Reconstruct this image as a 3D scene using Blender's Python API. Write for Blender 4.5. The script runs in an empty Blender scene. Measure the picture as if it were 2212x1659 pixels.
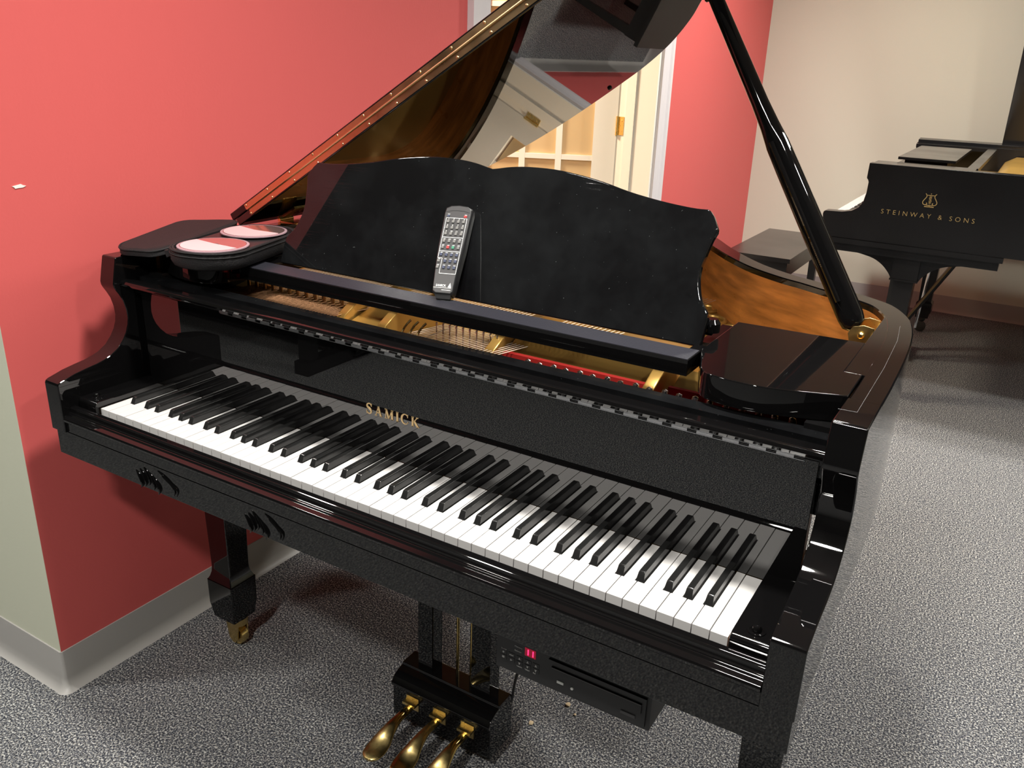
import bpy, bmesh, math, random
from mathutils import Vector, Matrix
random.seed(7)
COL = bpy.context.scene.collection
FZ = 0.72            # floor lies .72 m below the key tops; every z below is given from the key tops
PI = math.pi
V = Vector

# ------------------------------------------------------------------ materials
def new_mat(name):
    m = bpy.data.materials.new(name); m.use_nodes = True
    return m, m.node_tree, m.node_tree.nodes['Principled BSDF']
def mat(name, col, rough=.5, metal=0.0, ior=1.5, spec=.5, noise=None, bump=None, emit=None, rvar=None):
    m, t, b = new_mat(name)
    b.inputs['Base Color'].default_value = (*col, 1); b.inputs['Roughness'].default_value = rough
    b.inputs['Metallic'].default_value = metal; b.inputs['IOR'].default_value = ior
    b.inputs['Specular IOR Level'].default_value = spec
    N = t.nodes; L = t.links
    tc = N.new('ShaderNodeTexCoord')
    if noise:                                   # (scale, amount, stretch)
        sc, am, st = noise
        mp = N.new('ShaderNodeMapping'); mp.inputs['Scale'].default_value = st
        n = N.new('ShaderNodeTexNoise'); n.inputs['Scale'].default_value = sc; n.inputs['Detail'].default_value = 5
        L.new(tc.outputs['Object'], mp.inputs['Vector']); L.new(mp.outputs['Vector'], n.inputs['Vector'])
        r = N.new('ShaderNodeValToRGB')
        r.color_ramp.elements[0].position = .35; r.color_ramp.elements[1].position = .68
        r.color_ramp.elements[0].color = (*[max(0, c*(1-am)) for c in col], 1)
        r.color_ramp.elements[1].color = (*[min(1, c*(1+am)) for c in col], 1)
        L.new(n.outputs['Fac'], r.inputs['Fac']); L.new(r.outputs['Color'], b.inputs['Base Color'])
    if rvar:                                    # (scale, low, high)
        n = N.new('ShaderNodeTexNoise'); n.inputs['Scale'].default_value = rvar[0]; n.inputs['Detail'].default_value = 4
        L.new(tc.outputs['Object'], n.inputs['Vector'])
        mr = N.new('ShaderNodeMapRange'); mr.inputs['From Min'].default_value = .3; mr.inputs['From Max'].default_value = .7
        mr.inputs['To Min'].default_value = rvar[1]; mr.inputs['To Max'].default_value = rvar[2]
        L.new(n.outputs['Fac'], mr.inputs['Value']); L.new(mr.outputs['Result'], b.inputs['Roughness'])
    if bump:                                    # (scale, strength, stretch)
        mp = N.new('ShaderNodeMapping'); mp.inputs['Scale'].default_value = bump[2] if len(bump) > 2 else (1, 1, 1)
        n = N.new('ShaderNodeTexNoise'); n.inputs['Scale'].default_value = bump[0]; n.inputs['Detail'].default_value = 3
        L.new(tc.outputs['Object'], mp.inputs['Vector']); L.new(mp.outputs['Vector'], n.inputs['Vector'])
        bp = N.new('ShaderNodeBump'); bp.inputs['Strength'].default_value = bump[1]; bp.inputs['Distance'].default_value = .002
        L.new(n.outputs['Fac'], bp.inputs['Height']); L.new(bp.outputs['Normal'], b.inputs['Normal'])
    if emit:
        b.inputs['Emission Color'].default_value = (*emit[0], 1); b.inputs['Emission Strength'].default_value = emit[1]
    return m
def dusty_black(name, base, rough, dust, scale, scratch):
    m, t, b = new_mat(name); N = t.nodes; L = t.links
    tc = N.new('ShaderNodeTexCoord')
    n = N.new('ShaderNodeTexNoise'); n.inputs['Scale'].default_value = scale; n.inputs['Detail'].default_value = 8; n.inputs['Roughness'].default_value = .65
    L.new(tc.outputs['Object'], n.inputs['Vector'])
    r = N.new('ShaderNodeValToRGB'); r.color_ramp.elements[0].position = .42; r.color_ramp.elements[1].position = .78
    r.color_ramp.elements[0].color = (*base, 1); r.color_ramp.elements[1].color = (*dust, 1)
    L.new(n.outputs['Fac'], r.inputs['Fac'])
    v = N.new('ShaderNodeTexNoise'); v.inputs['Scale'].default_value = 260; L.new(tc.outputs['Object'], v.inputs['Vector'])
    r2 = N.new('ShaderNodeValToRGB'); r2.color_ramp.elements[0].position = .745; r2.color_ramp.elements[1].position = .80
    r2.color_ramp.elements[0].color = (0, 0, 0, 1); r2.color_ramp.elements[1].color = (.10, .11, .11, 1)
    L.new(v.outputs['Fac'], r2.inputs['Fac'])
    ad = N.new('ShaderNodeMixRGB'); ad.blend_type = 'ADD'; ad.inputs['Fac'].default_value = 1
    L.new(r.outputs['Color'], ad.inputs['Color1']); L.new(r2.outputs['Color'], ad.inputs['Color2'])
    L.new(ad.outputs['Color'], b.inputs['Base Color'])
    b.inputs['Roughness'].default_value = rough
    mp = N.new('ShaderNodeMapping'); mp.inputs['Scale'].default_value = (4, 4, 300)
    s = N.new('ShaderNodeTexNoise'); s.inputs['Scale'].default_value = 5; s.inputs['Detail'].default_value = 2
    L.new(tc.outputs['Object'], mp.inputs['Vector']); L.new(mp.outputs['Vector'], s.inputs['Vector'])
    r3 = N.new('ShaderNodeValToRGB'); r3.color_ramp.elements[0].position = .66; r3.color_ramp.elements[1].position = .73
    L.new(s.outputs['Fac'], r3.inputs['Fac'])
    bp = N.new('ShaderNodeBump'); bp.inputs['Strength'].default_value = scratch; bp.inputs['Distance'].default_value = .001
    L.new(r3.outputs['Color'], bp.inputs['Height']); L.new(bp.outputs['Normal'], b.inputs['Normal'])
    return m
def carpet():
    m, t, b = new_mat('speckled carpet'); N = t.nodes; L = t.links
    tc = N.new('ShaderNodeTexCoord')
    def noise(sc, det):
        n = N.new('ShaderNodeTexNoise'); n.inputs['Scale'].default_value = sc; n.inputs['Detail'].default_value = det
        n.inputs['Roughness'].default_value = .6
        L.new(tc.outputs['Object'], n.inputs['Vector']); return n
    n1 = noise(235, 3)
    r = N.new('ShaderNodeValToRGB'); cr = r.color_ramp; cr.interpolation = 'LINEAR'
    cr.elements[0].position = .38; cr.elements[0].color = (.014, .016, .023, 1)
    cr.elements[1].position = .64; cr.elements[1].color = (.53, .525, .505, 1)
    e = cr.elements.new(.47); e.color = (.052, .056, .070, 1)
    e = cr.elements.new(.55); e.color = (.145, .147, .156, 1)
    L.new(n1.outputs['Fac'], r.inputs['Fac'])
    n2 = noise(380, 1)
    r2 = N.new('ShaderNodeValToRGB'); r2.color_ramp.elements[0].position = .60; r2.color_ramp.elements[1].position = .68
    L.new(n2.outputs['Fac'], r2.inputs['Fac'])
    mx = N.new('ShaderNodeMixRGB'); mx.inputs['Color2'].default_value = (.42, .39, .33, 1)
    L.new(r2.outputs['Color'], mx.inputs['Fac']); L.new(r.outputs['Color'], mx.inputs['Color1'])
    L.new(mx.outputs['Color'], b.inputs['Base Color'])
    b.inputs['Roughness'].default_value = .95; b.inputs['Specular IOR Level'].default_value = .15
    bp = N.new('ShaderNodeBump'); bp.inputs['Strength'].default_value = .7; bp.inputs['Distance'].default_value = .003
    L.new(n1.outputs['Fac'], bp.inputs['Height']); L.new(bp.outputs['Normal'], b.inputs['Normal'])
    return m
M = dict(
    black=mat('black polyester', (.0035, .0033, .0035), .03, ior=1.56),
    blackd=dusty_black('dusty scuffed black polyester', (.004, .004, .0045), .02, (.011, .0118, .0128), 7, .035),
    fallb=mat('fallboard black polyester', (.0035, .0033, .0035), .012, ior=1.76),
    blackf=mat('black polyester inside', (.006, .0058, .006), .06),
    blacks=mat('black satin top felt', (.024, .024, .032), .38, bump=(300, .2)),
    lid=mat('polished lid black', (.004, .0032, .003), .015, ior=1.8, bump=(7.0, .006)),
    satin=mat('satin ebony lacquer', (.008, .0078, .0085), .2, rvar=(4, .15, .24)),
    white=mat('white key acrylic', (.60, .582, .577), .22),
    blackkey=mat('black key', (.012, .012, .012), .16),
    keywood=mat('key wood', (.42, .18, .06), .6),
    brass=mat('brass', (.88, .66, .28), .25, 1.0, rvar=(30, .20, .34)),
    brassd=mat('aged pedal brass', (.72, .54, .22), .2, 1.0, rvar=(20, .12, .34)),
    hingeb=mat('bronze piano hinge', (.80, .56, .30), .3, 1.0, rvar=(9, .24, .42)),
    steel=mat('steel', (.72, .72, .74), .22, 1.0),
    gold=mat('gold painted iron plate', (.44, .26, .065), .34, .6, noise=(4, .12, (1, 1, 1))),
    felt=mat('red felt', (.22, .012, .010), .95, spec=.1),
    feltb=mat('brown felt', (.030, .015, .008), .95, spec=.1),
    strg=mat('string wire', (.50, .40, .30), .4, .7),
    copper=mat('copper wound string', (.38, .19, .09), .45, .6),
    rimwood=mat('amber veneer', (.46, .165, .035), .33, noise=(9, .32, (1.0, 1.0, 7)), rvar=(20, .25, .45)),
    cast=mat('soundboard wood', (.55, .30, .09), .4, noise=(20, .2, (1, 8, 1))),
    red=mat('red wall paint', (.66, .116, .112), .55, spec=.3, bump=(140, .12)),
    cream=mat('cream wall paint', (.67, .67, .555), .6, spec=.25, bump=(140, .10)),
    green=mat('pale sage wall paint', (.56, .57, .46), .6, spec=.25, bump=(140, .10)),
    tan=mat('tan wall paint', (.74, .55, .30), .6, spec=.25),
    dimwall=mat('wall darkened for reflections', (.07, .07, .068), .6, spec=.2),  # darkens the unseen front wall so the black lacquer reflects dark
    base=mat('grey vinyl cove base', (.40, .385, .37), .42),
    trim=mat('white trim paint', (.82, .78, .70), .35),
    trim2=mat('lavender white casing edge', (.68, .64, .66), .4),
    ceil=mat('ceiling tile', (.36, .35, .33), .9),
    leather=mat('black woven nylon', (.018, .017, .018), .6, spec=.18, bump=(420, .5)),
    sleeve=mat('white sleeve with pink bounce', (.58, .385, .40), .6),  # white sleeve with the red wall's pink bounce put into its colour
    disc=mat('disc surface', (.90, .62, .60), .12, .9),
    discrim=mat('clear plastic sleeve edge', (.36, .25, .28), .25),
    plastic=mat('charcoal remote plastic', (.050, .048, .050), .38),
    plasticd=mat('dark plastic', (.014, .014, .015), .4),
    btn=mat('grey rubber button', (.16, .155, .15), .5),
    btnn=mat('navy rubber button', (.035, .045, .09), .5),
    btnr=mat('red rubber button', (.55, .03, .03), .45),
    btng=mat('green rubber button', (.04, .22, .13), .45),
    ink=mat('white print', (.75, .75, .73), .6),
    gilt=mat('gold lettering', (.72, .50, .25), .35, .5),
    giltd=mat('gilt decal', (.66, .47, .20), .35, .6),
    led=mat('red led digits', (.3, 0, .01), .4, emit=((1, .01, .06), 5)),
    lamp=mat('lit lamp lens', (1, 1, 1), .5, emit=((1, .93, .84), 14)),
    crumb=mat('beige crumb', (.62, .48, .30), .8),
    plaster=mat('bare plaster', (.85, .82, .78), .8),
    rubber=mat('black rubber', (.02, .02, .02), .6),
    carpet=carpet(),
)
def glass():
    m, t, b = new_mat('tan curtained door glass')
    b.inputs['Base Color'].default_value = (.82, .62, .36, 1); b.inputs['Roughness'].default_value = .45
    b.inputs['Transmission Weight'].default_value = .35; b.inputs['IOR'].default_value = 1.3
    return m
M['glass'] = glass()

# ------------------------------------------------------------------ mesh helpers
def finish(bm, name, m, parent=None, ang=35, loc=None):
    bmesh.ops.recalc_face_normals(bm, faces=bm.faces)
    for f in bm.faces: f.smooth = True
    for e in bm.edges:
        if len(e.link_faces) == 2 and e.calc_face_angle(0) > math.radians(ang): e.smooth = False
    me = bpy.data.meshes.new(name); bm.to_mesh(me); bm.free()
    me.transform(Matrix.Translation((0, 0, FZ)))
    ms = m if isinstance(m, (list, tuple)) else [m]
    for k in ms: me.materials.append(M[k] if isinstance(k, str) else k)
    o = bpy.data.objects.new(name, me); COL.objects.link(o)
    wn = o.modifiers.new('weighted normal', 'WEIGHTED_NORMAL'); wn.mode = 'FACE_AREA'; wn.weight = 100; wn.keep_sharp = True
    if parent is not None:
        o.parent = parent; o.matrix_parent_inverse = parent_world(parent).inverted()
    return o
def parent_world(p):
    if p.parent is None: return Matrix.Translation(p.location) @ Matrix.Rotation(p.rotation_euler.z, 4, 'Z')
    return Matrix.Identity(4)          # mesh parts keep an identity world matrix
def thing(name, label, cat, loc, group=None):
    o = bpy.data.objects.new(name, None); o.empty_display_size = .1
    o.location = (loc[0], loc[1], loc[2]+FZ); COL.objects.link(o)
    o['label'] = label; o['category'] = cat
    if group: o['group'] = group
    return o
def tag(o, label, cat, group=None):
    o['label'] = label; o['category'] = cat
    if group: o['group'] = group
    return o
def struct(o): o['kind'] = 'structure'; return o
def bevel(bm, w, seg=2, ang=40):
    if w <= 0: return
    es = [e for e in bm.edges if len(e.link_faces) == 2 and e.calc_face_angle(0) > math.radians(ang)]
    bmesh.ops.bevel(bm, geom=es, offset=w, segments=seg, profile=.5, affect='EDGES', clamp_overlap=True)
def box(x0, x1, y0, y1, z0, z1, bv=0, seg=2, bm=None, mi=0):
    own = bmesh.new()
    vs = [own.verts.new(p) for p in ((x0, y0, z0), (x1, y0, z0), (x1, y1, z0), (x0, y1, z0), (x0, y0, z1), (x1, y0, z1), (x1, y1, z1), (x0, y1, z1))]
    for f in ((0, 3, 2, 1), (4, 5, 6, 7), (0, 1, 5, 4), (1, 2, 6, 5), (2, 3, 7, 6), (3, 0, 4, 7)): own.faces.new([vs[i] for i in f])
    bevel(own, bv, seg)
    return merge(own, bm, mi)
def merge(own, bm, mi=0):
    for f in own.faces: f.material_index = mi
    if bm is None: return own
    me = bpy.data.meshes.new('t'); own.to_mesh(me); own.free(); bm.from_mesh(me); bpy.data.meshes.remove(me)
    return bm
def frame_box(c, ax, ay, az, sx, sy, sz, bv=0, bm=None, mi=0):
    """box centred at c with half sizes along unit axes"""
    own = box(-sx, sx, -sy, sy, -sz, sz, bv)
    m = Matrix((( ax[0], ay[0], az[0], c[0]), (ax[1], ay[1], az[1], c[1]), (ax[2], ay[2], az[2], c[2]), (0, 0, 0, 1)))
    own.transform(m)
    return merge(own, bm, mi)
def prism(pts, fn0, fn1, bv=0, seg=2, bm=None, mi=0, ang=40):
    """closed 2-D outline pts swept from fn0(p) to fn1(p)"""
    own = bmesh.new()
    a = [own.verts.new(fn0(p)) for p in pts]; b = [own.verts.new(fn1(p)) for p in pts]
    own.faces.new(a); own.faces.new(b[::-1])
    n = len(pts)
    for i in range(n): own.faces.new((a[i], b[i], b[(i+1) % n], a[(i+1) % n]))
    bmesh.ops.recalc_face_normals(own, faces=own.faces)
    bevel(own, bv, seg, ang)
    return merge(own, bm, mi)
def ex_x(pts, x0, x1, **k): return prism(pts, lambda p: (x0, p[0], p[1]), lambda p: (x1, p[0], p[1]), **k)
def ex_y(pts, y0, y1, **k): return prism(pts, lambda p: (p[0], y0, p[1]), lambda p: (p[0], y1, p[1]), **k)
def ex_z(pts, z0, z1, **k): return prism(pts, lambda p: (p[0], p[1], z0), lambda p: (p[0], p[1], z1), **k)
def tube(pts, r, n=10, bm=None, mi=0, flat=None):
    """tube through pts, r a number or list; flat = (a, b) squashes the section"""
    own = bmesh.new(); pts = [V(p) for p in pts]; rs = r if isinstance(r, (list, tuple)) else [r]*len(pts)
    rings = []; up = None
    for i, p in enumerate(pts):
        d = (pts[min(i+1, len(pts)-1)] - pts[max(i-1, 0)]).normalized()
        if up is None: up = V((0, 0, 1)) if abs(d.z) < .9 else V((1, 0, 0))
        s = d.cross(up).normalized(); u = s.cross(d).normalized(); up = u
        ring = []
        for k in range(n):
            a = 2*PI*k/n; rr = rs[i]; fx, fy = (1, 1)
            if isinstance(rr, tuple): ring.append(own.verts.new(p + s*math.cos(a)*rr[0] + u*math.sin(a)*rr[1]))
            else: ring.append(own.verts.new(p + (s*math.cos(a)+u*math.sin(a))*rr))
        rings.append(ring)
    for a, b in zip(rings, rings[1:]):
        for k in range(n): own.faces.new((a[k], a[(k+1) % n], b[(k+1) % n], b[k]))
    own.faces.new(rings[0][::-1]); own.faces.new(rings[-1])
    return merge(own, bm, mi)
def lathe(c, prof, n=20, bm=None, mi=0, axis=(0, 0, 1)):
    own = bmesh.new(); rings = []
    for r, h in prof:
        rings.append([own.verts.new((r*math.cos(2*PI*k/n), r*math.sin(2*PI*k/n), h)) for k in range(n)])
    for a, b in zip(rings, rings[1:]):
        for k in range(n): own.faces.new((a[k], a[(k+1) % n], b[(k+1) % n], b[k]))
    own.faces.new(rings[0][::-1]); own.faces.new(rings[-1])
    q = V((0, 0, 1)).rotation_difference(V(axis).normalized()).to_matrix().to_4x4()
    own.transform(Matrix.Translation(c) @ q)
    return merge(own, bm, mi)
def catmull(pts, sub=6, closed=False):
    out = []; n = len(pts); P = [V(p) for p in pts]
    for i in range(n if closed else n-1):
        if closed: p0, p1, p2, p3 = P[(i-1) % n], P[i], P[(i+1) % n], P[(i+2) % n]
        else: p0, p1, p2, p3 = P[max(i-1, 0)], P[i], P[i+1], P[min(i+2, n-1)]
        for s in range(sub):
            t = s/sub
            out.append(.5*((2*p1)+(p2-p0)*t+(2*p0-5*p1+4*p2-p3)*t*t+(3*p1-p0-3*p2+p3)*t**3))
    if not closed: out.append(P[-1])
    return [tuple(q) for q in out]
def stadium(cx, cy, hw, hl, ang, n=10, r=None):
    r = r or hw; pts = []
    for sx, sy, a0 in ((1, 1, 0), (-1, 1, 90), (-1, -1, 180), (1, -1, 270)):
        for k in range(n+1):
            a = math.radians(a0+90*k/n); pts.append((sx*(hw-r)+r*math.cos(a), sy*(hl-r)+r*math.sin(a)))
    c, s = math.cos(ang), math.sin(ang)
    return [(cx+x*c-y*s, cy+x*s+y*c) for x, y in pts]

# ================================================================== the room
XW = -.2
RX, RY0, RY1, CZ = 5.2, -4.6, 4.83, 2.0
struct(finish(box(-4.2, RX+.2, RY0-.2, RY1+.2, -.92, -.72), 'floor', 'carpet'))
struct(finish(box(-4.2, RX+.2, RY0-.2, RY1+.2, CZ, CZ+.12), 'ceiling', 'ceil'))
# red wall x = -.2 with the doorway y 1.62 .. 3.12, head 1.36
DY0, DY1, DH = 1.62, 3.12, 1.36
w = box(XW-.2, XW, -.0525, DY0, -.72, CZ); box(XW-.2, XW, DY1, RY1, -.72, CZ, bm=w); box(XW-.2, XW, DY0, DY1, DH, CZ, bm=w)
wl = struct(finish(w, 'wall_left', 'red'))
chip = []
for k in range(9):
    a = 2*PI*k/9; r = .006 if k % 2 else .009
    chip.append((.0257+r*1.3*math.cos(a)+(.004 if k < 3 else 0), .3919+r*.45*math.sin(a)))
finish(ex_x(chip, XW, XW+.0015), 'paint_chip', 'plaster', wl)
struct(finish(box(-4.0, XW-.0003, -.053, -.053+.15, -.72, CZ), 'wall_return', 'green'))
struct(finish(box(-4.0, RX, RY1, RY1+.15, -.72, CZ), 'wall_back', 'cream'))
struct(finish(box(RX, RX+.15, RY0, RY1, -.72, CZ), 'wall_right', 'green'))
struct(finish(box(-4.0, RX, RY0-.15, RY0, -.72, CZ), 'wall_front', 'dimwall'))
struct(finish(box(-4.15, -4.0, RY0, -.053, -.72, CZ), 'wall_far', 'green'))
# corner bead of the outside corner: the last 3 cm of the sage wall stands a little proud
# the room behind the doorway
struct(finish(box(-3.0, -2.9, .3, RY1, -.72, CZ), 'wall_hall', 'tan'))
struct(finish(box(-2.9, XW-.2, .3, .4, -.72, CZ), 'wall_hall_side', 'tan'))
struct(finish(box(-2.9, XW-.2, RY1-.012, RY1, -.72, CZ), 'wall_hall_back', 'tan'))
# cove base
def cove(path, name):
    """path of (x, y, nx, ny): cove base swept along with outward normals"""
    prof = [(.0, .1016), (.003, .1016), (.0035, .03), (.006, .015), (.013, .005), (.020, .0), (0, 0)]
    bm = bmesh.new(); rings = []
    for x, y, nx, ny in path: rings.append([bm.verts.new((x+nx*d, y+ny*d, -.72+h)) for d, h in prof])
    for a, b in zip(rings, rings[1:]):
        for k in range(len(prof)): bm.faces.new((a[k], a[(k+1) % len(prof)], b[(k+1) % len(prof)], b[k]))
    bm.faces.new(rings[0]); bm.faces.new(rings[-1][::-1])
    return struct(finish(bm, name, 'base', ang=50))
cpath = [(-3.9, -.053, 0, -1), (XW-.012, -.053, 0, -1)]
for k in range(5):
    a = -PI/2 + PI/2*(k+.5)/5
    cpath.append((XW-.004+.004*math.cos(a), -.049+.004*math.sin(a), math.cos(a)*1.1, math.sin(a)*1.1))
cpath += [(XW, -.041, 1, 0), (XW, DY0-.11, 1, 0)]
cove(cpath, 'baseboard_left')
cove([(XW, DY1+.11, 1, 0), (XW, RY1-.001, 1, 0)], 'baseboard_corner')
cove([(XW, RY1, 0, -1), (RX, RY1, 0, -1)], 'baseboard_back')
# door casing
cas = bmesh.new()
prof = [(0, 0), (.016, 0), (.018, .01), (.018, .03), (.014, .05), (.017, .075), (.024, .085), (.024, .108), (0, .108)]
for y, s in ((DY0, -1), (DY1, 1)):
    ex_z([(XW+d, y+s*w_) for d, w_ in prof], -.72, DH+.108, bm=cas)
prism(prof, lambda p: (XW+p[0], DY0-.108, DH+p[1]), lambda p: (XW+p[0], DY1+.108, DH+p[1]), bm=cas)
struct(finish(cas, 'trim_1', 'trim2', ang=25))
d1 = box(XW-.2, XW+.002, DY1-.02, DY1, -.72, DH); box(XW-.2, XW+.002, DY0, DY0+.02, -.72, DH, bm=d1); box(XW-.2, XW+.002, DY0, DY1, DH-.02, DH, bm=d1)
for y0, y1 in ((DY1-.033, DY1-.02), (DY0+.02, DY0+.033)): box(XW-.145, XW-.10, y0, y1, -.72, DH-.02, .002, bm=d1)
box(XW-.145, XW-.10, DY0+.02, DY1-.02, DH-.033, DH-.02, .002, bm=d1)
struct(finish(d1, 'trim_2', 'trim'))
# open door leaf hinged on the far jamb, swung into the hall
HX, HY, HA = -.388, 3.094, math.radians(25)
dx, dy = V((-math.cos(HA), -math.sin(HA), 0)), V((-math.sin(HA), math.cos(HA), 0))
def leaf(s0, s1, t0, t1, z0, z1, bv=0, bm=None):
    c = V((HX, HY, 0)) + dx*((s0+s1)/2) + dy*((t0+t1)/2) + V((0, 0, (z0+z1)/2))
    return frame_box(c, dx, dy, V((0, 0, 1)), (s1-s0)/2, (t1-t0)/2, (z1-z0)/2, bv, bm)
LW, TH = .746, .038
zb, zt = -.71, 1.32
rows = [-.4975, -.1525, .1925, .5375, .8825, 1.2]
cols = [.112, .279, .461, .634]
fr = leaf(0, cols[0], 0, TH, zb, zt, .002); leaf(cols[3], LW, 0, TH, zb, zt, .002, fr)
leaf(cols[0], cols[3], 0, TH, zb, rows[0], .002, fr); leaf(cols[0], cols[3], 0, TH, rows[5], zt, .002, fr)
door = struct(finish(fr, 'door_1', 'trim'))
mt = None
for s in cols[1:3]: mt = leaf(s-.015, s+.015, .004, TH-.004, rows[0], rows[5], .004, mt)
for z in rows[1:5]: mt = leaf(cols[0], cols[3], .005, TH-.005, z-.012, z+.012, .004, mt)
finish(mt, 'muntin_grid', 'trim', door)
for i in range(3):
    for j in range(5):
        g = leaf(cols[i]+(.0 if i == 0 else .015), cols[i+1]-(.0 if i == 2 else .015), .017, .020, rows[j]+.012, rows[j+1]-.012)
        finish(g, 'glass_pane', 'glass', door)
for z in (-.45, .353, 1.1):
    hb = leaf(-.003, .002, -.0005, .03, z-.043, z+.043, .001)
    tube([V((HX, HY, z-.045))-dy*.006, V((HX, HY, z+.045))-dy*.006], .0065, 12, hb)
    box(HX-.002, HX+.034, DY1-.024, DY1-.0195, z-.043, z+.043, .001, bm=hb)
    for q in (-.025, 0, .025): lathe((HX+.018+.006*(1 if q else -1), DY1-.0255, z+q), [(.004, 0), (.003, .002)], 10, hb, axis=(0, -1, 0))
    finish(hb, 'door_hinge', 'brass', door)
# recessed ceiling lights
def can(x, y, power, label, size=.20):
    t = thing('ceiling_light', label, 'ceiling light', (x, y, CZ), 'recessed ceiling lights')
    ring = lathe((x, y, CZ-.006), [(size*.60, 0), (size*.82, 0), (size*.86, .006), (size*.60, .0059)], 32)
    finish(ring, 'trim_ring', 'trim', t)
    finish(lathe((x, y, CZ-.003), [(size*.6, 0), (size*.6, .003)], 32), 'lens', 'lamp', t)
    ld = bpy.data.lights.new('bulb', 'AREA'); ld.shape = 'DISK'; ld.size = size*1.1; ld.energy = power; ld.color = (1, .975, .905); ld.spread = math.radians(150)
    lo = bpy.data.objects.new('bulb', ld); lo.location = (x, y, CZ-.012+FZ); COL.objects.link(lo); lo.parent = t
    lo.matrix_parent_inverse = parent_world(t).inverted()
LG = [(.95, .10, 33, 'recessed ceiling light above the piano keyboard'), (2.42, .0, 17, 'recessed ceiling light right of the glossy piano'),
      (1.0, -1.72, 40, 'recessed ceiling light behind the viewer, level with the keyboard centre'), (-.25, -1.22, 9, 'recessed ceiling light behind the viewer, in front of the sage wall corner'), (-1.15, -.90, 26, 'added ceiling fill light brightening the sage wall, farthest to the left'),  # the last one is an added fill for the sage wall and left floor
      (2.42, 1.85, 32, 'recessed ceiling light right of the open lid'), (2.42, 3.6, 52, 'recessed ceiling light above the satin piano'),
      (.75, 3.3, 36, 'recessed ceiling light near the doorway corner')]
for x, y, p, l in LG: can(x, y, p, l)
def area(name, loc, size, energy, col, rot=(0, 0, 0)):
    ld = bpy.data.lights.new(name, 'AREA'); ld.size = size; ld.energy = energy; ld.color = col
    lo = bpy.data.objects.new(name, ld); lo.location = (loc[0], loc[1], loc[2]+FZ); lo.rotation_euler = rot; COL.objects.link(lo)
area('hall_lamp', (-1.5, 1.9, CZ-.02), .5, 95, (1, .87, .66))

# ================================================================== glossy grand piano
GP = thing('grand_piano', 'glossy black grand piano with open lid, white keys and gold SAMICK lettering', 'piano', (.61, .5, -.72))
S = .0236
XL, XR, XI, XJ = -.0975, 1.3247, -.0555, 1.2827     # outer / inner faces of the two arms
KB = .1475
# --- keys
def letter(i): return 'ABCDEFG'[i % 7]
OFF = {'C': -.003, 'D': .003, 'F': -.0042, 'G': 0, 'A': .0042}
blk = {k: k*S+OFF[letter(k-1)] for k in range(1, 52) if letter(k-1) not in 'BE'}
for i in range(52):
    x0, x1 = i*S+.0005, (i+1)*S-.0005
    a = blk[i]+.0068 if i in blk else x0
    b = blk[i+1]-.0068 if i+1 in blk else x1
    z = random.uniform(-.0004, .0003)
    pts = [(x0, 0), (x1, 0), (x1, .048), (b, .048), (b, KB), (a, KB), (a, .048), (x0, .048)]
    q = []
    for p in pts:
        if not q or (abs(p[0]-q[-1][0])+abs(p[1]-q[-1][1])) > 1e-6: q.append(p)
    finish(ex_z(q, -.021+z, z, bv=.0007, seg=2), 'white_key', 'white', GP)
for k, x in blk.items():
    bm = bmesh.new(); wB, wT = .0056, .0044; rings = []
    for y, h in ((.0495, -.002), (.0497, .0005), (.0545, .0105), (.0575, .0118), (KB, .0118)):
        w_ = wB+(wT-wB)*max(0, h)/.0118
        rings.append([bm.verts.new(p) for p in ((x-wB, y if h < .004 else y, -.006), (x-w_, y, h), (x-w_*.8, y+.0002, h+.0006 if h > .01 else h), (x+w_*.8, y+.0002, h+.0006 if h > .01 else h), (x+w_, y, h), (x+wB, y, -.006))])
    for a, b in zip(rings, rings[1:]):
        for j in range(5): bm.faces.new((a[j], a[j+1], b[j+1], b[j]))
        bm.faces.new((a[5], a[0], b[0], b[5]))
    bm.faces.new(rings[0]); bm.faces.new(rings[-1][::-1])
    bevel(bm, .0006, 2, 30)
    finish(bm, 'black_key', 'blackkey', GP, ang=50)
finish(box(-.0022, -.0006, .002, KB, -.02, -.004), 'key_end_wood', 'keywood', GP)
finish(box(1.2278, 1.2288, .002, KB, -.02, -.004), 'key_end_wood', 'keywood', GP)
# --- key blocks
for s, x0, x1 in ((0, XI+.0005, -.0030), (1, 1.2298, XJ-.0005)):
    pf = [(-.0085, -.052), (-.0085, .004), (-.0055, .0085), (-.001, .012), (KB, .012), (KB, -.052)]
    kb = finish(ex_x(pf, x0, x1, bv=.0012), 'key_block', 'black', GP)
    kx = -.0285 if s == 0 else 1.2557
    kn = lathe((kx, .0141, .012), [(.0115, 0), (.0112, .0012), (.0085, .0015), (.008, .0008), (.0062, .001), (.0058, .0055), (.004, .0078), (.001, .0084)], 20)
    finish(kn, 'block_knob', 'black', kb)
# --- arms (cheeks)
arm = [(-.0435, -.051), (-.0435, .044), (-.0415, .0485), (-.0365, .0512), (-.020, .0555), (-.0069, .0591), (.0198, .0635), (.0400, .0662), (.0563, .0699), (.0715, .0749),
       (.0897, .0856), (.1030, .0995), (.1120, .1130), (.1175, .1270), (.1199, .1400), (.1187, .1581), (.1141, .1763), (.1072, .190), (.1010, .2005), (.0985, .206), (.0977, .213),
       (.1023, .2339), (.1088, .2610), (.1105, .2634), (.20, .2634), (.20, -.014), (.138, -.014), (.088, -.051)]
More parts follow.
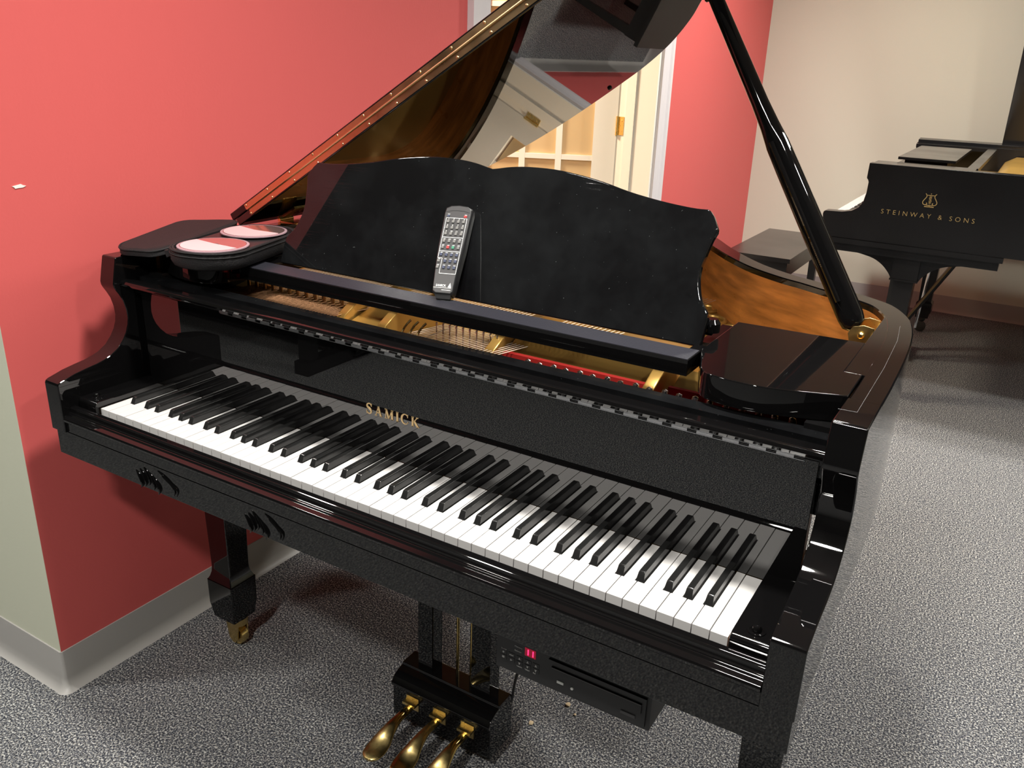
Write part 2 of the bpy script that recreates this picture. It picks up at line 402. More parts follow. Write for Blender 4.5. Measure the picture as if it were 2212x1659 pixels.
# rim: outline measured at its top
outer = catmull([(XR, .1975), (1.3245, .28), (1.3215, .42), (1.315, .53), (1.303, .612), (1.287, .665), (1.257, .7195), (1.219, .752), (1.176, .778), (1.134, .8), (1.095, .822), (1.0557, .8406), (.989, .886), (.929, .946), (.864, 1.026), (.795, 1.122),
                (.70, 1.22), (.60, 1.282), (.50, 1.312), (.38, 1.335), (.257, 1.345), (.12, 1.33), (.0, 1.285), (-.06, 1.22), (-.092, 1.13), (XL, 1.0), (XL, .5), (XL, .1975)], 5)
def offset(path, d):
    out = []
    for i, p in enumerate(path):
        a = V(path[max(i-1, 0)][:2]); b = V(path[min(i+1, len(path)-1)][:2]); t = (b-a).normalized()
        out.append((p[0]-t.y*d, p[1]+t.x*d))
    return out
outer = [(p[0], p[1]) for p in outer]
inner = offset(outer, .040)
ZT, ZR = .2634, -.014
rim = bmesh.new(); rows_ = []
for o_, i_ in zip(outer, inner):
    o2 = (o_[0]+(i_[0]-o_[0])*.05, o_[1]+(i_[1]-o_[1])*.05); i2 = (i_[0]+(o_[0]-i_[0])*.05, i_[1]+(o_[1]-i_[1])*.05)
    rows_.append([rim.verts.new(p) for p in ((*o_, ZR), (*o_, ZT-.002), (*o2, ZT), (*i2, ZT), (*i_, ZT-.002), (*i_, ZT-.012), (*i_, ZR))])
for a, b in zip(rows_, rows_[1:]):
    for j in range(7):
        f = rim.faces.new((a[j], a[(j+1) % 7], b[(j+1) % 7], b[j]))
        f.material_index = 1 if j == 5 else 0
rim.faces.new(rows_[0]); rim.faces.new(rows_[-1][::-1])
RIM = finish(rim, 'rim', ['black', 'rimwood'], GP, ang=30)
finish(ex_x(arm, XL, XI, bv=.0022, seg=3), 'arm', 'black', GP, ang=28)
finish(ex_x(arm, XJ, XR, bv=.0022, seg=3), 'arm', 'black', GP, ang=28)
# thickened treble corner ledge and fine lid joint line
cl = ex_z([(1.258, .30), (1.290, .30), (1.290, .655), (1.2575, .674)], .236, ZT-.0002, bv=.0008)
finish(cl, 'rim_ledge', 'black', GP)
jn = None
for a, b in (((1.281, .1525), (1.303, .1545)), ((1.303, .1545), (1.302, .35)), ((1.302, .35), (1.297, .50)), ((1.297, .50), (1.288, .588))):
    jn = tube([(*a, ZT-.0001), (*b, ZT-.0001)], .0004, 6, jn)
finish(jn, 'joint_line', 'plastic', GP)
# --- keybed, fascia, key slip
kbm = ex_x([(-.0365, -.104), (-.010, -.104), (.080, -.0515), (-.0365, -.0515)], XL+.0025, XR-.0025, bv=.0015); box(XI-.012, XJ+.012, -.012, .30, -.1035, -.052, bm=kbm); finish(kbm, 'keybed', 'black', GP)
finish(box(XI+.001, XJ-.001, .002, .30, -.0515, -.0225), 'key_frame', 'blackf', GP)
sl = ex_x([(-.0305, -.0505), (-.0305, -.0125), (-.0285, -.0112), (-.0275, -.0085), (-.0272, -.0045), (-.0245, -.0022), (-.0155, -.0022), (-.0125, -.0040), (-.0105, -.0120), (-.0105, -.0505)], XI+.0006, XJ-.0006, bv=.0006)
finish(sl, 'key_slip', 'black', GP, ang=25)
lr = ex_x([(-.0305, -.0285), (-.0365, -.0285), (-.0415, -.0290), (-.0435, -.0265), (-.0440, -.0225), (-.0425, -.0195), (-.0385, -.0180), (-.0345, -.0170), (-.0325, -.0140), (-.0305, -.0135)], XI+.0006, XJ-.0006, bv=.0004)
finish(lr, 'lock_rail_moulding', 'black', GP, ang=25)
finish(box(XI+.0006, XJ-.0006, -.0385, -.0305, -.0490, -.0290, .0008), 'fascia_strip', 'black', GP)
# carved scrollwork on the underside bulges, seen in relief at two places
def carving(cx, w_, flip):
    bm = None
    for k in range(5):
        x = cx+(k-2)*w_*.17*flip; z = -.062-.006*abs(k-2)
        pts = catmull([(x, -.0365, z), (x+.010*flip, -.0375, z-.010), (x+.016*flip, -.0378, z-.022), (x+.010*flip, -.0368, z-.033)], 4)
        n_ = len(pts); bm = tube(pts, [(.0010+.0026*math.sin(PI*i/(n_-1)), .0006+.0012*math.sin(PI*i/(n_-1))) for i in range(n_)], 8, bm)
    for j in range(2):
        pts = catmull([(cx+w_*(.55+.15*j)*flip, -.0368, -.058-.008*j), (cx+w_*(.85+.1*j)*flip, -.0370, -.066-.006*j), (cx+w_*(1.15+.1*j)*flip, -.0372, -.082), (cx+w_*(1.1+.1*j)*flip, -.0368, -.096)], 5)
        n_ = len(pts); bm = tube(pts, [(.0008+.0022*math.sin(PI*i/(n_-1)), .0008+.0015*math.sin(PI*i/(n_-1))) for i in range(n_)], 8, bm)
    return bm
finish(carving(.165, .07, 1), 'carving', 'black', GP)
finish(carving(.44, .055, 1), 'carving', 'black', GP)
# --- fallboard
fb = ex_x([(KB, .0005), (KB-.0002, .1905), (KB+.018, .1905), (KB+.018, .0005)], -.0445, 1.2717, bv=.0010)
FB = finish(fb, 'fallboard', 'fallb', GP)
nose = ex_x([(.1465, .1970), (.1250, .2015), (.1135, .2075), (.1105, .2125), (.1125, .2172), (.1180, .2188), (.1385, .2172), (.1415, .2140), (.1475, .1990)], XI+.0008, XJ-.0008, bv=.0005)
finish(nose, 'fallboard_lip', 'black', GP, ang=25)
# long piano hinge under the lip: leaf strip and alternating knuckles
hg = box(.185, 1.2540, KB-.0030, KB-.0008, .1925, .1950, .0004)
n = 60
for k in range(n):
    x = .185+1.069*k/n
    if k % 2 == 0: box(x, x+1.069/n*1.25, KB-.0034, KB-.0008, .1888, .1925, .0004, bm=hg)
box(.185, 1.2540, KB-.0014, KB-.0004, .1868, .1876, bm=hg)
finish(hg, 'fallboard_hinge', 'steel', GP)
back = box(XI+.0008, XJ-.0008, .1555, .1850, .165, .2178, .0012)
finish(back, 'fallboard_rail', 'blackd', GP)
finish(box(XI+.0008, XJ-.0008, KB+.001, .1560, .185, .2085), 'rail_groove', 'blackf', GP)
# serif lettering, built stroke by stroke
def stroke(bm, pts, wd, z0, z1, fn):
    """ribbon along pts (2-D) with half widths wd, extruded between depths"""
    own = bmesh.new(); L_, R_ = [], []
    P2 = [V((p[0], p[1])) for p in pts]; wd = wd if isinstance(wd, (list, tuple)) else [wd]*len(pts)
    for i, p in enumerate(P2):
        t = (P2[min(i+1, len(P2)-1)]-P2[max(i-1, 0)]).normalized(); nn = V((-t.y, t.x))
        L_.append(p+nn*wd[i]); R_.append(p-nn*wd[i])
    a0 = [own.verts.new(fn(q.x, q.y, z1)) for q in L_]; b0 = [own.verts.new(fn(q.x, q.y, z1)) for q in R_]
    a1 = [own.verts.new(fn(q.x, q.y, z0)) for q in L_]; b1 = [own.verts.new(fn(q.x, q.y, z0)) for q in R_]
    for i in range(len(P2)-1):
        own.faces.new((a0[i], a0[i+1], b0[i+1], b0[i])); own.faces.new((a1[i], b1[i], b1[i+1], a1[i+1]))
        own.faces.new((a0[i], a1[i], a1[i+1], a0[i+1])); own.faces.new((b0[i], b0[i+1], b1[i+1], b1[i]))
    own.faces.new((a0[0], b0[0], b1[0], a1[0])); own.faces.new((a0[-1], a1[-1], b1[-1], b0[-1]))
    return merge(own, bm)
def serif_word(word, fn, h, d0, d1, gap=.17, first=1.0):
    T, t, s = .098, .038, .034
    def ser(x, y, w_=.13): return ([(x-w_, y), (x+w_, y)], s)
    G = {}
    G['I'] = (.30, [([(.15, 0), (.15, 1)], T), ser(.15, .03), ser(.15, .97)])
    G['A'] = (.86, [([(.13, 0), (.43, 1)], t), ([(.42, 1), (.72, 0)], T), ([(.22, .34), (.62, .34)], t), ser(.13, .03, .12), ser(.72, .03, .14)])
    G['M'] = (1.02, [([(.14, 0), (.17, 1)], t), ([(.18, .98), (.50, .04)], T), ([(.50, .04), (.83, .98)], t), ([(.84, 1), (.87, 0)], T), ser(.14, .03, .12), ser(.87, .03, .14), ser(.14, .97, .10), ser(.88, .97, .12)])
    G['K'] = (.86, [([(.16, 0), (.16, 1)], T), ([(.22, .42), (.66, .97)], t), ([(.34, .56), (.74, .02)], T), ser(.16, .03), ser(.16, .97), ser(.66, .97, .12), ser(.76, .03, .12)])
    cpt = [(.44+.38*math.cos(math.radians(a)), .5+.5*math.sin(math.radians(a))) for a in range(42, 320, 14)]
    G['C'] = (.84, [(cpt, [t+(T-t)*max(0, -math.cos(math.radians(a))) for a in range(42, 320, 14)]), ([(.72, .70), (.74, 1.0)], t), ([(.72, .28), (.78, .16)], t)])
    sp = catmull([(.58, .80), (.48, .95), (.32, .98), (.15, .86), (.16, .66), (.34, .52), (.52, .38), (.56, .18), (.42, .03), (.24, .02), (.10, .20)], 4)
    sp = [(p[0], p[1]) for p in sp]; m_ = len(sp)
    G['S'] = (.68, [(sp, [t+(T-t)*math.exp(-((i/(m_-1)-.5)/.24)**2) for i in range(m_)]), ([(.59, .72), (.60, 1.0)], t*.9), ([(.09, 0), (.09, .30)], t*.9)])
    bm = None; x = 0
    for n_, ch in enumerate(word):
        wd, ss = G[ch]; k = first if n_ == 0 else 1.0
        for p, q in ss: bm = stroke(bm, [(x+a*k, b*k) for a, b in p], [v*k for v in q] if isinstance(q, list) else q*k, d0, d1, lambda a, b, d: fn(a*h, b*h, d))
        x += wd*k+gap
    return bm
finish(serif_word('SAMICK', lambda a, b, d: (.5320+a*1.075, KB-.0003-d, .0735+b), .0175, -.0002, .0006, gap=.28, first=1.08), 'brand_lettering', 'gilt', FB)
# --- plate, strings, felts
def shrink(path, d): return offset(path, d)
ins = [p for p in offset(outer, .0395) if p[1] > .20]
pl_ = ex_z([(1.262, .20)]+ins+[(XI-.0005, .20)], .105, .128, bv=0)
finish(pl_, 'iron_plate', 'gold', GP)
finish(ex_z([(XI, .17), (XJ, .17), (XJ, .26), (XI, .26)], .105, .150), 'pin_block_cover', 'blackf', GP)
rb = None
for x, y0, y1, zz, w_ in ((.352, .26, 1.22, .205, .010), (.455, .255, 1.20, .205, .010), (.690, .255, 1.12, .205, .010), (.985, .25, .56, .205, .010)):
    rb = ex_x([(y0, .128), (y0+.03, .182), (y0+.075, zz), (y1-.1, zz-.01), (y1, .128)], x-w_, x+w_, bv=.003, bm=rb)
finish(rb, 'plate_strut', 'gold', GP)
finish(box(XI+.030, .338, .19, .345, .150, .168, .002), 'bass_felt', 'feltb', GP)
for x0_, x1_ in ((1.240, 1.2845), (-.0573, -.014)): finish(box(x0_, x1_, .1785, .45, .110, .2255, .001), 'gap_end_panel', 'blackf', GP)  # black panels added at the gap ends to cover the gold plate
finish(ex_x([(.312, .128), (.318, .172), (.365, .196), (.385, .196), (.40, .128)], .703, .974, bv=.002), 'plate_flange', 'gold', GP)
finish(ex_x([(.255, .128), (.262, .160), (.36, .186), (.38, .128)], .366, .443, bv=.002), 'plate_flange', 'gold', GP)
finish(ex_x([(.34, .128), (.345, .165), (.39, .185), (.41, .128)], 1.0, 1.22, bv=.002), 'plate_flange', 'gold', GP)
finish(ex_x([(.355, .128), (.36, .165), (.39, .17), (.41, .128)], XI+.02, .335, bv=.002), 'plate_flange', 'gold', GP)
# rings cast into the plate towards the treble
rg = None
for cx, cy, r in ((1.065, .60, .032), (1.135, .535, .030), (.884, .875, .032), (.945, .830, .028), (.846, .955, .026)):
    c = [(cx+r*math.cos(2*PI*k/24), cy+r*math.sin(2*PI*k/24), .131) for k in range(25)]
    finish(tube(c, .0045, 8), 'plate_ring', 'gold', GP)
fl = box(.50, 1.24, .235, .313, .150, .160, .002)
finish(fl, 'felt_strip', 'felt', GP)
finish(box(.480, .690, .19, .235, .150, .166, .002), 'felt_strip', 'felt', GP)
finish(box(.470, .690, .235, .30, .150, .160, .002), 'string_bed', 'feltb', GP)
fw = ex_x([(.300, .158), (.306, .176), (.316, .176), (.316, .158)], .705, .973); ex_x([(.322, .158), (.328, .172), (.336, .172), (.336, .158)], 1.0, 1.22, bm=fw)
finish(fw, 'felt_strip', 'felt', GP)
st = None
for k in range(40):
    x = .03+k*.0077; st = tube([(x, .215, .181), (x+.045, .375, .183)], .0009, 5, st)
cs = finish(st, 'copper_strings', 'copper', GP); cs['kind'] = 'stuff'
st = None
for k in range(26):
    for q in (0, .0016): st = tube([(.500+k*.0077+q, .205, .180), (.548+k*.0077+q, .36, .183)], .0004, 4, st)
for k in range(14):
    x = .715+k*.0090
    for q in (0, .0016): st = tube([(x+q, .33, .199), (x+.05+q, .9, .17)], .0004, 4, st)
for k in range(76):
    x = .04+k*.0085; st = tube([(x, .39, .19), (x+.10, 1.05, .17)], .0007, 4, st)
cs = finish(st, 'steel_strings', 'strg', GP); cs['kind'] = 'stuff'
for k in range(30):                      # bright round pin heads along the red felt
    x = .7770+k*.0238-(.0000)
    if x > 1.215: break
    b_ = lathe((x, .268-.004*(k % 2)+.0006*k, .160), [(.0028, 0), (.0028, .014), (.0052, .017), (.0060, .0220), (.0045, .0265), (.001, .0285)], 14)
    finish(b_, 'capstan_screw', 'steel', GP)
    if k > 2: finish(lathe((x+.0125, .2485, .160), [(.0022, 0), (.0022, .012), (.0040, .014), (.0044, .0175), (.002, .0205)], 14), 'capstan_screw', 'steel', GP)
for k in range(24):                      # bass tuning pins in two staggered ranks
    x = .055+k*.0118
    finish(lathe((x, .335+.010*(k % 2), .165), [(.0033, 0), (.0033, .034), (.0026, .038)], 8), 'tuning_pin', 'hingeb', GP)
for k in range(19):                      # middle section pins
    x = .560+k*.0072*1.0
    finish(lathe((x, .312+.012*(k % 2), .165), [(.0012, 0), (.0012, .030), (.0020, .031), (.0020, .035)], 8), 'tuning_pin', 'steel', GP)
for k in range(3):                       # three bent felt springs beside the strut
    x = .508+k*.017
    pts = catmull([(x, .268, .162), (x+.004, .272, .172), (x+.003, .276, .184), (x+.008, .282, .196), (x+.013, .288, .203)], 4)
    finish(tube(pts, .0022, 6), 'damper_wire', 'brass', GP)
# --- music desk on its sled
finish(box(.1636, 1.0636, .2185, .2740, .2370, .2600, .0020), 'desk_shelf', 'black', GP)
finish(box(.1660, 1.0612, .2225, .2725, .2590, .2608, .0006), 'shelf_pad', 'blacks', GP)
finish(box(.1636, .186, .265, .44, .2385, .2560, .002), 'desk_slide', 'black', GP)
finish(box(1.041, 1.0636, .265, .44, .2385, .2560, .002), 'desk_slide', 'black', GP)
blkR = catmull([(1.0640, .275), (1.0700, .252), (1.0800, .226), (1.0910, .195), (1.1050, .1790), (1.1260, .1725), (1.1490, .1700), (1.1810, .1715), (1.2100, .1785), (1.2380, .1880), (1.2660, .1990), (1.2770, .2030)], 4)
blkR = [(p[0], p[1]) for p in blkR]+[(1.2826, .206), (1.2826, .30), (1.2585, .3001), (1.2588, .4565), (1.0636, .4455)]
finish(ex_z(blkR, .2260, ZT, bv=.0016, seg=3), 'desk_side_block', 'black', GP, ang=30)
blkL = [(1.2272-x, y) for x, y in blkR]
finish(ex_z(blkL, .2260, ZT, bv=.0016, seg=3), 'desk_side_block', 'black', GP, ang=30)
bh = ex_x([(.3985, .2634), (.3985, .2655), (.40, .266), (.42, .2634)], -.02, 0)
bh.free()
half = [(0, .468), (.012, .470), (.037, .4745), (.07, .4775), (.12, .478), (.167, .474), (.215, .467), (.264, .457), (.312, .450), (.352, .4460), (.379, .4445), (.3965, .4450), (.4005, .4435), (.408, .436), (.4180, .4200), (.4185, .4150), (.4145, .404), (.411, .387),
        (.4072, .366), (.408, .350), (.414, .330), (.421, .316), (.431, .306), (.4355, .296), (.4355, .276), (.4345, .2540)]
hs = catmull([(a, b, 0) for a, b in half[:12]], 3)+[(a, b, 0) for a, b in half[12:18]]+catmull([(a, b, 0) for a, b in half[18:]], 3)
hs = [(p[0], p[1]) for p in hs]
full = [(.6145+a, b) for a, b in hs]+[(.6145-a, b) for a, b in hs[:0:-1]]
nd = V((0, -1, .43)).normalized()      # front normal of the desk
def dp(p, d=0): q = V((p[0], .308+.43*(p[1]-.255), p[1])); return q+nd*d
DK = finish(prism(full, lambda p: dp(p, 0), lambda p: dp(p, -.013), bv=.0022, seg=3), 'music_desk', 'blackd', GP, ang=30)
for x in (.30, .93):
    finish(frame_box(V((x, .420, .315)), V((1, 0, 0)), V((0, .77, -.64)), V((0, .64, .77)), .010, .060, .006, .001), 'desk_prop', 'black', GP)
sb = frame_box(V((1.015, .345, .2760)), V((1, .08, 0)).normalized(), V((-.08, 1, 0)).normalized(), V((0, 0, 1)), .040, .009, .011, .002)
lathe((1.053, .345, .270), [(.012, 0), (.0125, .004), (.0125, .014), (.008, .020)], 18, sb)
finish(sb, 'desk_catch', 'black', GP)
# --- lid: main leaf and front leaf folded back on top of it
LA = math.radians(31.55); lc, ls = math.cos(LA), math.sin(LA)
HXL, HZL = -.0975, .2705
LT = .0170
def lp(x, y, h):   # closed-lid plan position -> opened position; h above the underside
    w_ = x+.1055
    return V((HXL+w_*lc-h*ls, y, HZL+w_*ls+h*lc))
lo = []
for p in offset(outer, -.010):
    if p[1] >= .462: lo.append(p)
lo = [(lo[0][0]+.001, .455)]+lo+[(XL-.008, .455)]
ML = finish(prism(lo, lambda p: lp(p[0], p[1], 0), lambda p: lp(p[0], p[1], LT), bv=.0025, seg=3), 'main_lid', 'lid', GP, ang=30)
fl_ = [(XL-.008, .455), (XR+.010, .455), (XR+.010, .80), (XR-.01, .815), (XL+.01, .815), (XL-.008, .80)]
fl_ = [(1.334, .455), (1.334, .79), (1.32, .805), (-.0925, .805), (-.1055, .79), (-.1055, .455)]
FL = finish(prism(fl_, lambda p: lp(p[0]-.012, p[1], LT+.0010), lambda p: lp(p[0]-.012, p[1], 2*LT+.0010), bv=.0025, seg=3), 'front_lid', 'black', GP, ang=30)
# continuous hinge on the fold edge
hb = None
for h0, h1 in ((.0036, LT-.0010), (LT+.0028, 2*LT-.0030)):
    q = [(-.052, h0), (1.30, h0), (1.30, h1), (-.052, h1)]
    if h0 > .01: q = [(-.060, h0), (1.29, h0), (1.29, h1), (-.060, h1)]
    hb = prism(q, lambda p: lp(p[0], .4535, p[1]), lambda p: lp(p[0], .4552, p[1]), bm=hb)
a_, b_ = lp(-.055, .4525, LT+.0008), lp(1.295, .4525, LT+.0008)
tube([a_, b_], .0021, 8, hb)
HB = finish(hb, 'lid_hinge_strip', 'hingeb', GP)
for k in range(17):
    x = -.045+k*.0815
    sc = None
    for xx, h in ((x-.006, LT*.42), (x-.010, LT*1.62)): sc = lathe(lp(xx, .4536, h), [(.0030, 0), (.0022, .0012), (.0005, .0016)], 10, sc, axis=(0, -1, 0))
    finish(sc, 'hinge_screw', 'hingeb', HB)
# hinges joining lid and case
for y in (.60, 1.10):
    hh = box(XL+.004, XL+.052, y-.022, y+.022, ZT-.001, ZT+.0022, .0008)
    frame_box(lp(-.068, y, -.0015), V((lc, 0, ls)), V((0, 1, 0)), V((-ls, 0, lc)), .024, .022, .0012, .0004, hh)
    tube([(XL-.001, y-.022, ZT+.0045), (XL-.001, y+.022, ZT+.0045)], .0045, 12, hh)
    finish(hh, 'lid_hinge', 'brass', GP)
# rubber buffers under the lid
for x, y in ((.492, 1.283),):
    finish(lathe(lp(x, y, 0), [(.006, 0), (.006, .003), (.004, .005)], 14, axis=(ls, 0, -lc)), 'lid_buffer', 'rubber', GP)
# --- lid prop
pb, pt = V((1.2335, .570, .236)), lp(.985, .690, -.004)
pd = (pt-pb).normalized()
ps = pd.cross(V((0, 1, 0))).normalized(); pu = ps.cross(pd)
sec = lambda w_, u_: [(w_*math.cos(a)*(1 if abs(math.cos(a)) < .9 else .98), u_*math.sin(a)) for a in [2*PI*k/16 for k in range(16)]]
pb = pb+pd*.020
pr = bmesh.new(); rings = []
Lp = (pt-pb).length
for f, w_, u_ in ((0, .012, .012), (.01, .0185, .0165), (.03, .0205, .017), (.40, .0195, .0165), (.47, .0190, .0155), (.52, .0165, .0145), (.58, .0145, .0140), (.8, .0130, .0130), (.97, .0120, .012), (1, .008, .008)):
    ring = []
    for k in range(20):
        a = 2*PI*k/20; c_, s_ = math.cos(a), math.sin(a)
        e = .62 if f < .5 else 1.0          # squarer lower half
        x = w_*math.copysign(abs(c_)**e, c_); y = u_*math.copysign(abs(s_)**e, s_)
        ring.append(pr.verts.new(pb+pd*(f*Lp)+V((0, 1, 0)).cross(pd).normalized()*x+pu*0+V((0, 1, 0))*y*1.0))
    rings.append(ring)
for a, b in zip(rings, rings[1:]):
    for k in range(20): pr.faces.new((a[k], a[(k+1) % 20], b[(k+1) % 20], b[k]))
pr.faces.new(rings[0]); pr.faces.new(rings[-1][::-1])
PR = finish(pr, 'lid_prop', 'black', GP, ang=50)
rod = tube([pb+pd*.05+V((-.004, -.021, 0)), pb+pd*.34+V((-.004, -.019, 0))], .0045, 8)
finish(rod, 'half_prop', 'black', PR)
finish(lathe(pb+pd*(.86*Lp)+V((-.012, 0, 0)), [(.004, 0), (.004, .006), (.002, .008)], 10, axis=(-1, 0, -.3)), 'prop_pin', 'black', PR)
# brass socket of the prop
sk = box(1.2530, 1.2565, .528, .612, .205, .252, .0008)
ex_y([(1.2565, .218), (1.2565, .264), (1.240, .2665), (1.224, .262), (1.217, .250), (1.221, .236), (1.236, .220)], .5415, .5440, bv=.0006, bm=sk)
ex_y([(1.2565, .218), (1.2565, .264), (1.240, .2665), (1.224, .262), (1.217, .250), (1.221, .236), (1.236, .220)], .596, .5985, bv=.0006, bm=sk)
lathe((1.238, .5415, .250), [(.0055, 0), (.0055, .003), (.003, .006)], 14, sk, axis=(0, -1, 0))
for a, b in (((1.2565, .625, .250), (1.222, .625, .253)), ((1.222, .625, .253), (1.226, .600, .246)), ((1.2565, .625, .250), (1.252, .600, .246))): tube([a, b], .0022, 8, sk)
finish(sk, 'prop_socket', 'brass', GP)
# --- legs
def leg(x0, x1, y0, y1, top):
    cx, cy, hx, hy = (x0+x1)/2, (y0+y1)/2, (x1-x0)/2, (y1-y0)/2
    bm = bmesh.new(); rings = []
    for z, sc_, m_ in ((top, 1.06, 0), (-.20, 1.04, 0), (-.49, .90, 0), (-.505, .90, 0), (-.515, .93, 0), (-.526, 1.02, 0), (-.534, 1.13, 0), (-.536, 1.17, 0), (-.545, 1.17, 0), (-.600, 1.16, 0), (-.625, 1.06, 0), (-.640, 1.0, 0)):
        rings.append([bm.verts.new((cx+sx*hx*sc_, cy+sy*hy*sc_, z)) for sx, sy in ((-1, -1), (1, -1), (1, 1), (-1, 1))])
    for a, b in zip(rings, rings[1:]):
        for k in range(4): bm.faces.new((a[k], a[(k+1) % 4], b[(k+1) % 4], b[k]))
    bm.faces.new(rings[0]); bm.faces.new(rings[-1][::-1])
    bmesh.ops.recalc_face_normals(bm, faces=bm.faces)
    es = [e for e in bm.edges if abs(e.verts[0].co.z-e.verts[1].co.z) > .004 and e.calc_face_angle(0) > .8]
    bmesh.ops.bevel(bm, geom=es, offset=.0025, segments=2, profile=.5, affect='EDGES')
    lg = finish(bm, 'leg', 'black', GP, ang=22)
    c = lathe((cx+.012, cy, -.662), [(.006, -.004), (.020, 0), (.021, .018), (.016, .022)], 18)
    for s in (-1, 1): ex_y([(cx-.016, -.645), (cx+.026, -.645), (cx+.022, -.700), (cx+.006, -.712), (cx-.006, -.700)], cy+s*.015-.0025, cy+s*.015+.0025, bv=.001, bm=c)
    lathe((cx+.008, cy-.011, -.695), [(.006, 0), (.024, .001), (.025, .006), (.025, .016), (.024, .021), (.006, .022)], 24, c, axis=(0, 1, 0))
    finish(c, 'caster', 'brassd', lg)
leg(-.054, .016, .245, .310, -.104)
leg(1.2125, 1.2825, .245, .310, -.104)
leg(.40, .47, 1.10, 1.165, -.0135)
# --- pedal lyre
lx = .603
for x0, x1, y0 in ((.520, .556, .305), (.655, .700, .305)):
    finish(box(x0, x1, y0, y0+.036, -.600, -.104, .0018), 'lyre_pillar', 'black', GP)
for x in (.590, .625): finish(tube([(x, .350, -.600), (x, .350, -.104)], .0035, 10), 'lyre_rod', 'brassd', GP)
pbx = ex_x([(.268, -.688), (.268, -.612), (.262, -.608), (.261, -.602), (.270, -.590), (.285, -.583), (.300, -.5795), (.300, -.5745), (.345, -.5745), (.352, -.585), (.352, -.688)], .480, .7275, bv=.0016)
bmesh.ops.recalc_face_normals(pbx, faces=pbx.faces)
PBX = finish(pbx, 'pedal_box', 'black', GP, ang=28)
finish(tube([(.50, .34, -.60), (.50, .56, -.104)], .005, 8), 'lyre_brace', 'brassd', GP)
for px in (.533, .603, .673):
    pts = [(px, .275, -.640), (px, .245, -.641), (px, .215, -.640), (px, .185, -.648), (px, .165, -.658), (px, .145, -.664), (px, .128, -.666), (px, .118, -.667)]
    r = [(.0090, .0070), (.0092, .0070), (.0105, .0068), (.0165, .0062), (.0220, .0060), (.0235, .0058), (.0200, .0055), (.0090, .0035)]
    px_ = px
    pe = tube(catmull(pts, 3), [tuple(a) for a in [r[min(i//3, 7)] if i % 3 == 0 else tuple((r[i//3][j]*(3-i % 3)+r[min(i//3+1, 7)][j]*(i % 3))/3 for j in (0, 1)) for i in range(22)]], 18)
    po = finish(pe, 'pedal', 'brassd', GP, ang=60)
    gd = box(px-.0160, px+.0160, .2660, .2678, -.652, -.620, .0004)
    ex_y([(px-.0160, -.634), (px+.0160, -.634), (px+.0160, -.628), (px-.0160, -.628)], .2520, .2665, bm=gd)
    finish(gd, 'pedal_guide', 'brass', po)

# ================================================================== disc control box hanging under the keybed
CB = thing('control_box', 'black disc player control box with red lit digits hanging under the keybed', 'disc player', (.975, .2, -.284))
bx0, bx1, by0, bz0, bz1 = .838, 1.108, .100, -.285, -.222
finish(box(bx0, bx1, by0+.004, by0+.22, bz0+.0015, bz1-.0006, .0015), 'box_body', 'plasticd', CB)
fpn = box(bx0, bx1, by0, by0+.0045, bz0, bz1, .0012)
FP = finish(fpn, 'front_panel', 'plasticd', CB)
finish(box(bx0+.001, bx1-.08, by0-.0005, by0+.003, bz1-.0012, bz1+.0002), 'panel_edge', 'btn', CB)
finish(box(.86, .875, .12, .15, -.222, -.104), 'hanger', 'plasticd', CB); finish(box(1.07, 1.085, .12, .15, -.222, -.104), 'hanger', 'plasticd', CB)
dr = box(.9350, 1.1010, by0-.0035, by0+.002, -.2800, -.2280, .0010)
DR = finish(dr, 'disc_drive', 'plasticd', CB)
tr = box(.9420, 1.0945, by0-.0060, by0-.003, -.2560, -.2385, .0008)
finish(tr, 'disc_tray', 'plasticd', DR)
finish(box(.9425, 1.094, by0-.0062, by0-.0057, -.2400, -.2392), 'tray_highlight', 'btn', DR)
finish(box(1.062, 1.086, by0-.0052, by0-.003, -.2690, -.2640, .0006), 'eject_button', 'plastic', DR)
finish(box(.9525, .9640, by0-.0048, by0-.003, -.2650, -.2605, .0012), 'volume_wheel', 'ink', DR)
finish(lathe((.979, by0-.003, -.2645), [(.0028, 0), (.0024, .0018)], 12, axis=(0, -1, 0)), 'indicator_lamp', 'ink', DR)
# seven-segment 11
dg = None
for cx in (.8945, .9035): dg = box(cx+.0012, cx+.0030, by0-.0008, by0+.0005, -.2400, -.2350, bm=dg); box(cx+.0012, cx+.0030, by0-.0008, by0+.0005, -.2345, -.2295, bm=dg)
finish(dg, 'led_digits', 'led', FP)
finish(box(.8905, .9105, by0-.0004, by0+.0005, -.2425, -.2270), 'display_window', mat('display glass', (.10, .002, .012), .15, emit=((.6, .0, .04), .25)), FP)
ic = 0
for c in range(5):
    x = .8510+c*.0152
    for rr in range(2):
        z = -.2525-rr*.0095-.0004*c
        if c == 0: s_ = [(x-.0022, z-.002), (x+.0022, z-.002), (x+.0022, z+.002), (x-.0022, z+.002)] if rr else [(x+.0018*math.cos(2*PI*k/10), z+.0018*math.sin(2*PI*k/10)) for k in range(10)]
        elif c == 1: s_ = [(x-.0020, z-.0022), (x+.0026, z), (x-.0020, z+.0022)] if rr else [(x-.0038, z-.0009), (x+.0038, z-.0009), (x+.0038, z+.0009), (x-.0038, z+.0009)]
        else: s_ = [(x-.0021, z+.0020), (x, z-.0026), (x+.0021, z+.0020)] if rr else [(x-.0021, z-.0020), (x+.0021, z-.0020), (x, z+.0026)]
        pad = finish(box(x-.006, x+.006, by0-.0006, by0+.0005, z-.0042, z+.0042, .0003), 'panel_button', 'plasticd', FP)
        finish(ex_y(s_, by0-.0010, by0), 'button_symbol', 'ink', pad)
